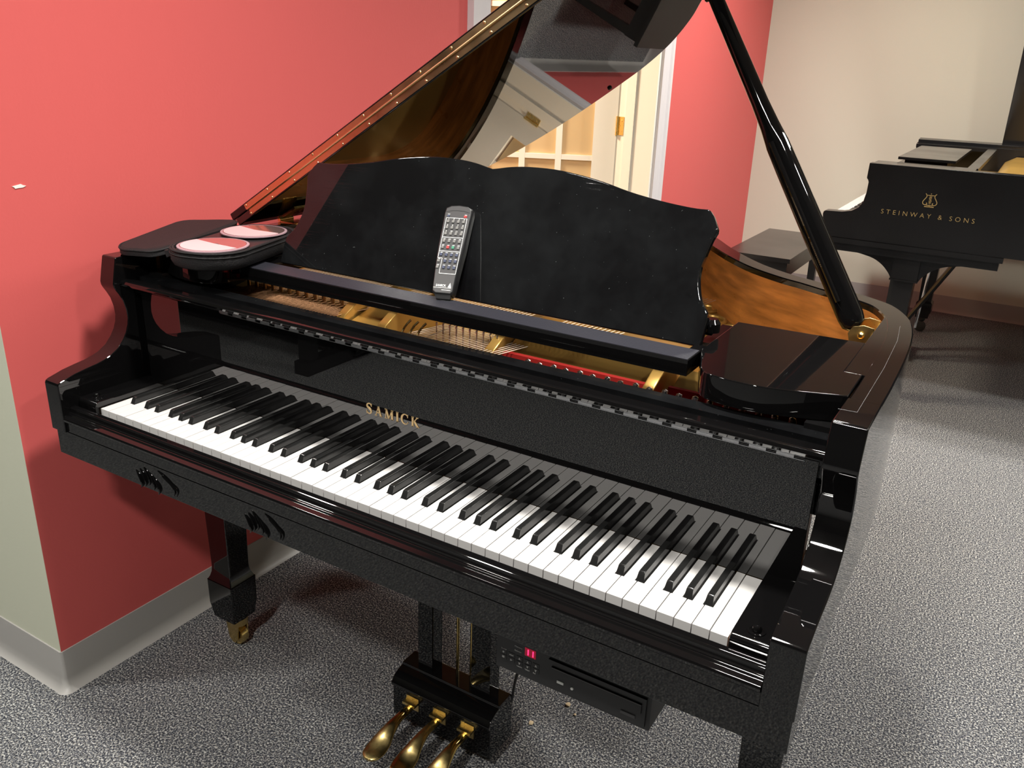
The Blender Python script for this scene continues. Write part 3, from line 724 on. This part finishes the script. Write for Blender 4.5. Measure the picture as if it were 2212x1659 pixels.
def text_obj(body, size, fn, name, m, parent, spacing=1.0, depth=.0003, bold=0.0):
    cu = bpy.data.curves.new('txt', 'FONT'); cu.body = body; cu.size = size; cu.space_character = spacing; cu.extrude = depth; cu.offset = bold; cu.resolution_u = 3
    ob = bpy.data.objects.new('txt', cu); me = bpy.data.meshes.new_from_object(ob)
    bm = bmesh.new(); bm.from_mesh(me); bpy.data.objects.remove(ob); bpy.data.meshes.remove(me)
    for v in bm.verts: v.co = fn(v.co.x, v.co.y, v.co.z)
    return finish(bm, name, m, parent, ang=60)
def on_front(x0, z0, y): return lambda a, b, d: V((x0+a, y-.0004-d, z0+b))
text_obj('Memory', .0042, on_front(.8715, -.2335, by0), 'panel_print', 'ink', FP)
text_obj('Balance', .0042, on_front(.8715, -.2415, by0), 'panel_print', 'ink', FP)
text_obj('On/Off', .0036, on_front(.8460, -.2480, by0), 'panel_print', 'ink', FP)
for x, t_ in ((.8765, 'Volume'), (.8915, 'Tempo'), (.907, 'Key')): text_obj(t_, .0032, on_front(x, -.2700, by0), 'panel_print', 'ink', FP)
cbp = catmull([(.86, .25, -.285), (.815, .27, -.36), (.766, .30, -.474), (.715, .37, -.62), (.668, .434, -.7165)], 6)
finish(tube(cbp, .0028, 8), 'cable', 'rubber', CB)

# ================================================================== remote control leaning on the music desk
RC = thing('remote_control', 'slim charcoal remote control leaning upright on the music desk', 'remote control', (.590, .28, .2608))
# local frame: r_ across, r_up along, r_n towards the viewer
RF, RT_ = V((.6090, .2558, .2728)), V((.5800, .3514, .4080))
ru = (RT_-RF).normalized(); RK = (RT_-RF).length/.155
rr_ = ru.cross(V((0, 0, 1))).normalized()
if rr_.x < 0: rr_ = -rr_
rr_ = (rr_+V((0, .03, .10))).normalized(); rr_ = (rr_-ru*rr_.dot(ru)).normalized()
rn = rr_.cross(ru).normalized()
if rn.y > 0: rn = -rn
RO = RF-rn*.012
def rp(a, b, d): return RO+rr_*a*.94+ru*b*RK+rn*d
out_ = [(-.0120, .000), (.0195, .000), (.0225, .004), (.0240, .040), (.0262, .080), (.0275, .142), (.0262, .1495), (.0170, .1535), (0, .1550), (-.0170, .1535), (-.0262, .1495), (-.0275, .142), (-.0262, .080), (-.0230, .040), (-.0185, .004)]
bm = bmesh.new()
lay = [(-.0050, 1.0), (.0060, 1.0), (.0105, .93), (.0120, .86)]
rg_ = [[bm.verts.new(rp(a*k*(1 if d < .01 else 1), .0775+(b-.0775)*(1 if d < .007 else (.985 if d < .011 else .965)), d)) for a, b in out_] for d, k in lay]
for a, b in zip(rg_, rg_[1:]):
    for k in range(len(out_)): bm.faces.new((a[k], a[(k+1) % len(out_)], b[(k+1) % len(out_)], b[k]))
bm.faces.new(rg_[0]); bm.faces.new(rg_[-1][::-1]); bevel(bm, .0007, 2, 25)
RB = finish(bm, 'remote_body', 'plasticd', RC, ang=40)
fp_ = [(a*.855, .0775+(b-.0775)*.962) for a, b in out_]
RFP = finish(prism(fp_, lambda p: rp(p[0], p[1], .0110), lambda p: rp(p[0], p[1], .0121), bv=.0003), 'face_plate', 'plastic', RB)
ft = prism([(-.0150, .004), (.0185, .004), (.0170, -.0062), (-.0100, -.0062)], lambda p: rp(p[0], p[1], -.0045 if p[1] > 0 else .0015), lambda p: rp(p[0], p[1], .0100 if p[1] > 0 else .0060), bv=.0006)
finish(ft, 'remote_foot', 'plasticd', RB)
finish(prism([(-.0232, .1400), (-.012, .1425), (0, .1432), (.012, .1425), (.0232, .1400), (.0232, .1412), (.012, .1437), (0, .1444), (-.012, .1437), (-.0232, .1412)], lambda p: rp(p[0], p[1], .0119), lambda p: rp(p[0], p[1], .0123)), 'seam', 'plasticd', RB)
def rbox(a, b, w_, h, d0, d1, name, m, bv=.0003): return finish(prism([(a-w_/2, b-h/2), (a+w_/2, b-h/2), (a+w_/2, b+h/2), (a-w_/2, b+h/2)], lambda p: rp(p[0], p[1], d0), lambda p: rp(p[0], p[1], d1), bv=bv), name, m, RB)
rbox(-.0165, .1335, .0042, .0036, .0117, .0136, 'remote_button', 'btnn'); rbox(.0165, .1335, .0055, .0036, .0117, .0136, 'remote_button', 'btnr')
rbx = lambda a, b: rbox(a, b, .0042, .0009, .0119, .0123, 'key_caption', 'ink', 0)
rbx(-.0165, .1368); rbx(.0165, .1368)
for row in range(8):
    b = .1240-row*.0107-(.0022 if row > 2 else 0)-(.0022 if row > 4 else 0)
    for c in range(4):
        a = -.0150+c*.0100
        m_ = 'btn'
        if row >= 5: m_ = 'btnn'
        if row == 4 and c == 1: m_ = 'btnr'
        if row == 4 and c == 2: m_ = 'btng'
        if row > 5 and c == 0: m_ = 'btn'; a -= .002
        rbox(a, b, .0048, .0046, .0117, .0140, 'remote_button', m_)
        if row < 3:
            nb = row*4+c+1
            text_obj(str(nb), .0042, (lambda A, B: (lambda x, y, d: rp(A+x, B+y, .0120+d)))(a-.0010-(.001 if nb > 9 else 0), b+.0031), 'key_number', 'ink', RB)
        else: rbx(a, b+.0038)
fr_ = None
def line(fr_, p, q, w_=.0004):
    (x0, y0), (x1, y1) = p, q
    return prism([(min(x0, x1)-w_, min(y0, y1)-w_), (max(x0, x1)+w_, min(y0, y1)-w_), (max(x0, x1)+w_, max(y0, y1)+w_), (min(x0, x1)-w_, max(y0, y1)+w_)], lambda p: rp(p[0], p[1], .0118), lambda p: rp(p[0], p[1], .0122), bm=fr_)
for p, q in (((-.0200, .1305), (.0200, .1305)), ((-.0200, .0965), (.0200, .0965)), ((-.0200, .0725), (.0200, .0725)), ((-.0200, .0605), (-.0200, .1305)), ((.0200, .0345), (.0200, .1305)), ((-.0200, .0605), (-.0115, .0605)), ((-.0115, .0345), (-.0115, .0605)), ((-.0115, .0345), (.0200, .0345))):
    fr_ = line(fr_, p, q)
finish(fr_, 'printed_frame', 'ink', RB)
text_obj('SAMICK', .0052, lambda x, y, d: rp(-.0125+x*1.05, .0125+y, .0120+d), 'brand_print', 'ink', RB, bold=.0001)
finish(prism([(.0105, .0115), (.0172, .0115), (.0140, .0195)], lambda p: rp(p[0], p[1], .0119), lambda p: rp(p[0], p[1], .0123)), 'logo_print', 'ink', RB)
finish(line(line(None, (-.0165, .0105), (.0170, .0105), .0003), (.0, .0070), (.0165, .0070), .0004), 'print_line', 'ink', RB)

# ================================================================== disc wallet and discs on the left block
WA = math.atan2(.135, -.038)-PI/2
DW = thing('disc_wallet', 'open black zip disc wallet lying on the left end of the glossy piano', 'disc case', (.10, .26, .2634))
wc = (.104, .268)
base = bmesh.new(); rings = []
for z, g in ((.2640, .069), (.2680, .074), (.278, .0770), (.288, .0765), (.2960, .0750), (.2985, .0745), (.2985, .0715), (.2900, .0700)):
    pts = stadium(wc[0], wc[1], g, g+.070, WA, 12, r=min(g, .066))
    rings.append([base.verts.new((x+.0010*math.sin(9*i+z*900), y, z+.0012*math.sin(i*.9)*(1 if .27 < z < .29 else .2))) for i, (x, y) in enumerate(pts)])
nn_ = len(rings[0])
for a, b in zip(rings, rings[1:]):
    for k in range(nn_): base.faces.new((a[k], a[(k+1) % nn_], b[(k+1) % nn_], b[k]))
base.faces.new(rings[0][::-1]); base.faces.new(rings[-1])
WB = finish(base, 'wallet_base', 'leather', DW, ang=60)
def ring_tube(pts, z, r, name, m, parent, k0=0, k1=1.0):
    q = [(x, y, z) for x, y in pts]; q.append(q[0]); a, b = int(len(q)*k0), int(len(q)*k1)
    return finish(tube(q[a:b], r, 6), name, m, parent)
ring_tube(stadium(*wc, .0760, .1465, WA, 12, r=.066), .2970, .0022, 'zip_piping', 'leather', WB)
ring_tube(stadium(*wc, .0772, .1475, WA, 12, r=.066), .2895, .0014, 'zip_piping', 'leather', WB)
for k in range(4):
    bm = ex_z(stadium(wc[0], wc[1], .0695-.001*k, .1390-.001*k, WA, 10, r=.062), .2900+.0018*k, .2910+.0018*k)
    finish(bm, 'disc_page', 'plasticd', WB)
# cover flap, opened to the left and resting on the case edge
ca, sa = math.cos(WA), math.sin(WA)
def wp(u, v, z): return V((wc[0]+u*ca-v*sa, wc[1]+u*sa+v*ca, z))
cv = bmesh.new(); top_, bot_ = [], []
sl = stadium(-.152, .036, .0700, .136, 0, 12, r=.056)
def cz(u, v): return .2672+.0150*(v+.10)/.3+.010*math.exp(-((u+.085)/.03)**2)+.0015*math.sin(u*60+v*20)
def cface(d): return [cv.verts.new(wp(u, v, cz(u, v)+d)) for u, v in sl]
R1, R2, R3 = cface(0), cface(.009), [cv.verts.new(wp(-.152+(u+.152)*.93, .036+(v-.036)*.96, cz(u, v)+.0140)) for u, v in sl]
for a, b in ((R1, R2), (R2, R3)):
    for k in range(len(sl)): cv.faces.new((a[k], a[(k+1) % len(sl)], b[(k+1) % len(sl)], b[k]))
cv.faces.new(R1[::-1]); cv.faces.new(R3)
WC = finish(cv, 'wallet_cover', 'leather', DW, ang=60)
finish(tube([tuple(wp(u, v, cz(u, v)+.0105)) for u, v in sl]+[tuple(wp(*sl[0], cz(*sl[0])+.0105))], .0022, 6), 'zip_piping', 'leather', WC)
spn = bmesh.new(); rw = []
for v in [-.10+.02*i for i in range(12)]:
    rw.append([spn.verts.new(wp(u, v+.0, z)) for u, z in ((-.092, cz(-.092, v)+.010), (-.084, cz(-.084, v)+.010), (-.078, .294), (-.071, .2975), (-.071, .280), (-.088, .272))])
for a, b in zip(rw, rw[1:]):
    for k in range(6): spn.faces.new((a[k], a[(k+1) % 6], b[(k+1) % 6], b[k]))
spn.faces.new(rw[0]); spn.faces.new(rw[-1][::-1])
finish(spn, 'wallet_spine', 'leather', DW, ang=60)
def disc(cx, cy, z, ang, label):
    t = thing('compact_disc', label, 'disc', (cx, cy, z), 'discs in the wallet')
    r0, r1 = .0205/2, .060
    bm = lathe((cx, cy, z), [(r0, 0), (r1, 0), (r1, .0012), (r0, .0012)], 48)
    bm.free()
    bm = bmesh.new(); rr = [[bm.verts.new((cx+r*math.cos(2*PI*k/48), cy+r*math.sin(2*PI*k/48), z+h)) for k in range(48)] for r, h in ((r0, 0), (r1, 0), (r1, .0012), (r0, .0012))]
    for a, b in zip(rr, rr[1:]+rr[:1]):
        for k in range(48): bm.faces.new((a[k], a[(k+1) % 48], b[(k+1) % 48], b[k]))
    finish(bm, 'disc_plate', 'disc', t)
    bm = bmesh.new(); rr = [[bm.verts.new((cx+r*math.cos(2*PI*k/48), cy+r*math.sin(2*PI*k/48), z+h)) for k in range(48)] for r, h in ((.0605, -.0010), (.0655, -.0010), (.0655, .0008), (.0605, .0014))]
    for a, b in zip(rr, rr[1:]+rr[:1]):
        for k in range(48): bm.faces.new((a[k], a[(k+1) % 48], b[(k+1) % 48], b[k]))
    finish(bm, 'sleeve_rim', 'discrim', t)
    a0, a1 = ang
    pts = []
    for k in range(33):
        a = math.radians(a0+(a1-a0)*k/32); pts.append((cx+.0590*math.cos(a), cy+.0590*math.sin(a)))
    pts.append((cx-.004, cy+.004))
    finish(ex_z(pts, z+.0014, z+.0022), 'paper_sleeve', 'sleeve', t)
disc(.128, .192, .3000, (171, 363), 'pink lit disc in the wallet half nearest the keyboard')
disc(.0905, .3275, .3015, (166, 370), 'pink lit disc in the wallet half nearest the lid hinge')

# ================================================================== unseen upright piano, added behind the viewer for a dark reflection
UP = thing('unseen_upright_piano', 'unseen black upright piano added behind the viewer for its dark reflection', 'piano', (-1.9, -1.75, -.72))
finish(box(-2.65, -1.15, -2.0, -1.72, -.70, .48, .006), 'case', 'satin', UP)
finish(box(-2.67, -1.13, -2.02, -1.70, .48, .505, .005), 'top_lid', 'satin', UP)
finish(box(-2.65, -1.15, -1.72, -1.44, -.11, -.03, .006), 'keybed', 'satin', UP)
finish(box(-2.62, -1.18, -1.72, -1.46, .03, .06, .006), 'key_lid', 'satin', UP)
for x in (-2.62, -1.24):
    finish(box(x, x+.06, -1.50, -1.44, -.70, -.11, .004), 'leg', 'satin', UP); finish(box(x-.01, x+.07, -1.72, -1.42, -.72, -.66, .004), 'toe_block', 'satin', UP)

# ================================================================== crumbs on the carpet
cr_ = [(.5336, .443, 'beige crumb on the carpet between the two lyre pillars', .0075), (.7716, .5305, 'larger beige crumb on the carpet under the control box', .0065), (.7991, .5119, 'tiny beige crumb nearest below the control box corner', .0042),
       (.7305, .434, 'pointed beige crumb on the carpet right of the pedal box', .0065), (1.9, -.1, None, 0)]
for x, y, l, r in cr_:
    if not l: continue
    bm = bmesh.new(); bmesh.ops.create_icosphere(bm, subdivisions=1, radius=r)
    for v in bm.verts: v.co = V((v.co.x*random.uniform(.7, 1.2)+x, v.co.y*random.uniform(.7, 1.2)+y, v.co.z*.5*random.uniform(.8, 1.1)-.72+r*.5))
    tag(finish(bm, 'crumb', 'crumb'), l, 'crumb', 'crumbs under the piano')

# ================================================================== satin grand piano beyond
SP = thing('satin_grand_piano', 'satin black grand piano with gilt lyre emblem standing by the cream wall', 'piano', (1.4, 3.7, -.72))
Y0, Y1 = 3.0, 4.45
sp_arm = [(.6576, .0637), (.660, .074), (.6680, .0775), (.7359, .0803), (.7729, .0887), (.7972, .1056), (.812, .1297), (.8185, .1693), (.8195, .212), (.816, .2217), (.8100, .228), (.8100, .240), (.8108, .2901), (1.55, .2901), (1.55, -.03), (.7073, -.03), (.6640, .010)]
finish(ex_y(sp_arm, Y0, Y0+.055, bv=.002), 'arm', 'satin', SP, ang=28)
finish(ex_y(sp_arm, Y1-.055, Y1, bv=.002), 'arm', 'satin', SP, ang=28)
so = catmull([(1.549, Y0, 0), (1.8, Y0+.0, 0), (2.05, Y0+.05, 0), (2.25, Y0+.25, 0), (2.45, Y0+.50, 0), (2.75, Y0+.68, 0), (3.05, Y0+.80, 0), (3.25, Y0+1.0, 0), (3.25, Y0+1.25, 0), (3.1, Y1-.02, 0), (2.9, Y1, 0), (1.549, Y1, 0)], 5)
so = [(p[0], p[1]) for p in so]; si = offset(so, .055)
rm = bmesh.new(); rw = []
for o_, i_ in zip(so, si): rw.append([rm.verts.new(p) for p in ((*o_, -.03), (*o_, .2895), (*i_, .2895), (*i_, -.03))])
for a, b in zip(rw, rw[1:]):
    for j in range(4):
        f = rm.faces.new((a[j], a[(j+1) % 4], b[(j+1) % 4], b[j])); f.material_index = 1 if j == 2 else 0
rm.faces.new(rw[0]); rm.faces.new(rw[-1][::-1])
finish(rm, 'rim', ['satin', 'rimwood'], SP)
finish(box(.6720, 1.372, Y0-.012, Y1+.012, -.0505, -.030, .004), 'keybed_moulding', 'satin', SP)
finish(box(.7073, 1.36, Y0+.004, Y1-.004, -.085, -.050, .003), 'keybed', 'satin', SP)
finish(ex_z([(1.30, Y0+.055)]+[p for p in si if p[0] > 1.5]+[(1.30, Y1-.055)], .12, .15), 'iron_plate', 'gold', SP)
finish(box(.98, 1.24, Y0+.055, Y1-.055, .12, .17), 'pin_block', 'gold', SP)
finish(ex_y([(1.24, .12), (1.25, .225), (1.30, .255), (1.62, .255), (1.66, .12)], Y0+.10, Y1-.10, bv=.006), 'plate_flange', 'gold', SP)
finish(box(.820, .850, Y0+.055, Y1-.055, .05, .235, .004), 'fallboard', 'satin', SP)
finish(box(.668, .690, Y0+.055, Y1-.055, -.03, .045, .003), 'key_slip', 'satin', SP)
# its keyboard
wk = box(.690, .820, 3.085, 3.085+.0226, .045, .067, .001); k0 = finish(wk, 'white_key', 'white', SP)
for i in range(1, 52):
    c = k0.copy(); COL.objects.link(c); c.parent = SP; c.matrix_parent_inverse = k0.matrix_parent_inverse.copy(); c.location = (0, i*.0240, 0)
b0 = finish(ex_y([(.738, .062), (.744, .077), (.82, .077), (.82, .062)], 3.085+.0175, 3.085+.0305), 'black_key', 'blackkey', SP)
for i in range(1, 51):
    if 'CBAGFED'[i % 7] in 'FC': continue
    c = b0.copy(); COL.objects.link(c); c.parent = SP; c.matrix_parent_inverse = b0.matrix_parent_inverse.copy(); c.location = (0, i*.0240, 0)
# folded music desk, cross bars
finish(box(.882, 1.110, 3.255, 3.99, .2920, .3030, .002), 'folded_music_desk', 'satin', SP)
finish(box(.905, 1.075, 3.30, 3.95, .262, .2915, .002), 'desk_support', 'satin', SP)
finish(box(.82, 1.20, Y0+.055, Y0+.15, .272, .2895, .001), 'desk_side_rail', 'satin', SP)
finish(box(.82, 1.20, Y1-.15, Y1-.055, .272, .2895, .001), 'desk_side_rail', 'satin', SP)
finish(box(1.165, 1.205, Y0+.15, Y1-.15, .272, .2890, .001), 'desk_cross_bar', 'satin', SP)
# lid hinged at the far side, standing open
sa_ = math.radians(80); 
def slp(x, w_, h): return V((x, Y1+.01-w_*math.cos(sa_)+h*math.sin(sa_), .300+w_*math.sin(sa_)+h*math.cos(sa_)))
so2 = [(p[0], Y1+.01-p[1]) for p in offset(so, -.012) if p[0] > 1.25]
finish(prism([(1.215, Y1-Y0+.02)]+so2+[(1.215, 0)], lambda p: slp(p[0], p[1], 0), lambda p: slp(p[0], p[1], .022), bv=.002), 'main_lid', 'satin', SP)
finish(prism([(1.215, 0), (1.215, Y1-Y0+.02), (1.73, Y1-Y0+.02), (1.73, 0)], lambda p: slp(p[0], p[1], .024), lambda p: slp(p[0], p[1], .046), bv=.002), 'front_lid', 'satin', SP)
finish(ex_x([(Y1-.05, .2895), (Y1+.01, .2895), (Y1+.01, .312), (Y1-.05, .306)], .815, 1.34, bv=.002), 'hinge_rail', 'satin', SP)
# legs with carved brackets
def big_leg(x0, x1, y, name='leg'):
    bm = box(x0, x1, y-.055, y+.055, -.1770, -.083, .004)
    box(x0-.004, x1+.004, y-.060, y+.060, -.1830, -.1765, .002, bm=bm)
    r = []; own = bmesh.new(); cx = (x0+x1)/2; h = (x1-x0)/2-.012
    for z, s in ((-.182, 1), (-.45, .86), (-.54, .80), (-.55, 1.02), (-.60, 1.02), (-.61, .86), (-.635, .8)): r.append([own.verts.new((cx+a*h*s, y+b*h*s, z)) for a, b in ((-1, -1), (1, -1), (1, 1), (-1, 1))])
    for a, b in zip(r, r[1:]):
        for k in range(4): own.faces.new((a[k], a[(k+1) % 4], b[(k+1) % 4], b[k]))
    own.faces.new(r[0]); own.faces.new(r[-1][::-1]); merge(own, bm)
    lg = finish(bm, 'leg', 'satin', SP)
    lf = catmull([(x0-.185, -.083, 0), (x0-.183, -.088, 0), (x0-.140, -.094, 0), (x0-.085, -.107, 0), (x0-.045, -.130, 0), (x0-.017, -.158, 0), (x0-.004, -.178, 0)], 3)
    br = ex_y([(p[0], p[1]) for p in lf]+[(x0+.002, -.178), (x0+.002, -.083)], y-.035, y+.035, bv=.001)
    finish(br, 'leg_bracket', 'satin', SP)
    br = ex_y([(2*((x0+x1)/2)-p[0], p[1]) for p in lf]+[(x1-.002, -.178), (x1-.002, -.083)], y-.035, y+.035, bv=.001)
    finish(br, 'leg_bracket', 'satin', SP)
    ca_ = lathe((cx, y, -.66), [(.012, 0), (.020, .01), (.018, .026)], 16); lathe((cx, y-.013, -.690), [(.008, 0), (.029, .003), (.029, .022), (.008, .026)], 20, ca_, axis=(0, 1, 0))
    finish(ca_, 'caster', 'rubber', lg)
big_leg(.972, 1.076, Y0+.075)
big_leg(.972, 1.076, Y1-.16)
big_leg(2.80, 2.90, Y1-.45)
for y in (3.66, 3.80): finish(box(.90, .935, y-.014, y+.014, -.60, -.085, .003), 'lyre_pillar', 'satin', SP)
finish(box(.86, .96, 3.60, 3.86, -.67, -.60, .004), 'pedal_box', 'satin', SP)
finish(tube([(1.062, 3.70, -.235), (1.050, 3.70, -.55)], .0065, 8), 'lyre_rod', 'steel', SP)
finish(tube([(1.225, 3.66, -.085), (.96, 3.66, -.60)], .013, 8), 'lyre_brace', 'satin', SP)
for y in (3.66, 3.73, 3.80): finish(tube([(.865, y, -.64), (.80, y, -.645), (.76, y, -.655)], [(.008, .004), (.012, .004), (.008, .003)], 10), 'pedal', 'brassd', SP)
# gilt lettering and lyre emblem on the treble side
def on_side(x0, z0): return lambda a, b, d: V((x0+a, Y0-.0004-d, z0+b))
text_obj('STEINWAY & SONS', .0268, on_side(.8880, .0915), 'brand_lettering', 'giltd', SP, spacing=1.66, depth=.0005, bold=-.0003)
ly = None
for s in (-1, 1):
    p = catmull([(0+s*.0160, .1850), (s*.0150, .1770), (s*.0220, .1670), (s*.0270, .1560), (s*.0235, .1475), (s*.0150, .1455), (s*.0100, .1500), (s*.0130, .1545)] and [(s*.0160, .1850, 0), (s*.0150, .1770, 0), (s*.0210, .1670, 0), (s*.0265, .1560, 0), (s*.0235, .1475, 0), (s*.0150, .1450, 0), (s*.0100, .1490, 0), (s*.0125, .1535, 0)], 4)
    ly = stroke(ly, [(1.0660+q[0], q[1]) for q in p], [.0014]*len(p), 0, .0006, lambda a, b, d: V((a, Y0-.0004-d, b)))
    ly = stroke(ly, [(1.0660+s*.0160, .185), (1.0660+s*.0205, .190)], .0013, 0, .0006, lambda a, b, d: V((a, Y0-.0004-d, b)))
for p, w_ in (([(1.050, .1835), (1.082, .1835)], .0012), ([(1.066, .1835), (1.066, .1480)], .0008), ([(1.0625, .1835), (1.0625, .150)], .0005), ([(1.0695, .1835), (1.0695, .150)], .0005),
              ([(1.054, .1440), (1.078, .1440)], .0012), ([(1.048, .1380), (1.084, .1380)], .0019), ([(1.066, .1380), (1.066, .1440)], .0035), ([(1.066, .1885), (1.066, .1915)], .0016)):
    ly = stroke(ly, p, w_, 0, .0006, lambda a, b, d: V((a, Y0-.0004-d, b)))
sg = catmull([(1.0705, .1735, 0), (1.066, .1760, 0), (1.0615, .1725, 0), (1.066, .1665, 0), (1.0705, .1610, 0), (1.066, .1565, 0), (1.0612, .1595, 0)], 4)
ly = stroke(ly, [(q[0], q[1]) for q in sg], [.0012]*len(sg), 0, .0006, lambda a, b, d: V((a, Y0-.0004-d, b)))
finish(ly, 'lyre_emblem', 'giltd', SP)

# ================================================================== piano bench
PB = thing('piano_bench', 'dark flat-topped wooden piano bench in front of the satin piano', 'bench', (.3, 3.65, -.72))
zt_ = -.230
finish(box(.145, .468, 3.36, 4.15, zt_-.022, zt_, .004), 'bench_lid', 'satin', PB)
finish(box(.160, .453, 3.38, 4.13, zt_-.10, zt_-.0225, .002), 'bench_apron', 'satin', PB)
for x in (.185, .430):
    for y in (3.405, 4.105):
        bm = bmesh.new(); r = []
        for z, s in ((zt_-.10, .022), (-.60, .017), (-.72, .014)): r.append([bm.verts.new((x+a*s, y+b*s, z)) for a, b in ((-1, -1), (1, -1), (1, 1), (-1, 1))])
        for a, b in zip(r, r[1:]):
            for k in range(4): bm.faces.new((a[k], a[(k+1) % 4], b[(k+1) % 4], b[k]))
        bm.faces.new(r[0]); bm.faces.new(r[-1][::-1])
        finish(bm, 'leg', 'satin', PB)

# ================================================================== camera, world, view
R = ((0.852718226, 0.521243029, 0.034312262), (0.213853714, -0.288411834, -0.933319454), (-0.476590197, 0.803196314, -0.357403785))
cam = bpy.data.cameras.new('camera'); cam.sensor_width = 36; cam.lens = 1848.86/2212*36; cam.clip_start = .02
co = bpy.data.objects.new('camera', cam); COL.objects.link(co)
mw = Matrix(((R[0][0], -R[1][0], -R[2][0], 1.43325), (R[0][1], -R[1][1], -R[2][1], -.88619), (R[0][2], -R[1][2], -R[2][2], .65153+FZ), (0, 0, 0, 1)))
co.matrix_world = mw
sc = bpy.context.scene; sc.camera = co
wd = bpy.data.worlds.new('world'); wd.use_nodes = True; sc.world = wd
wd.node_tree.nodes['Background'].inputs['Color'].default_value = (.02, .02, .02, 1)
sc.view_settings.view_transform = 'Standard'; sc.view_settings.look = 'None'; sc.view_settings.gamma = 1
sc.view_settings.exposure = 0.36
try: sc.view_settings.use_curve_mapping = False
except Exception: pass
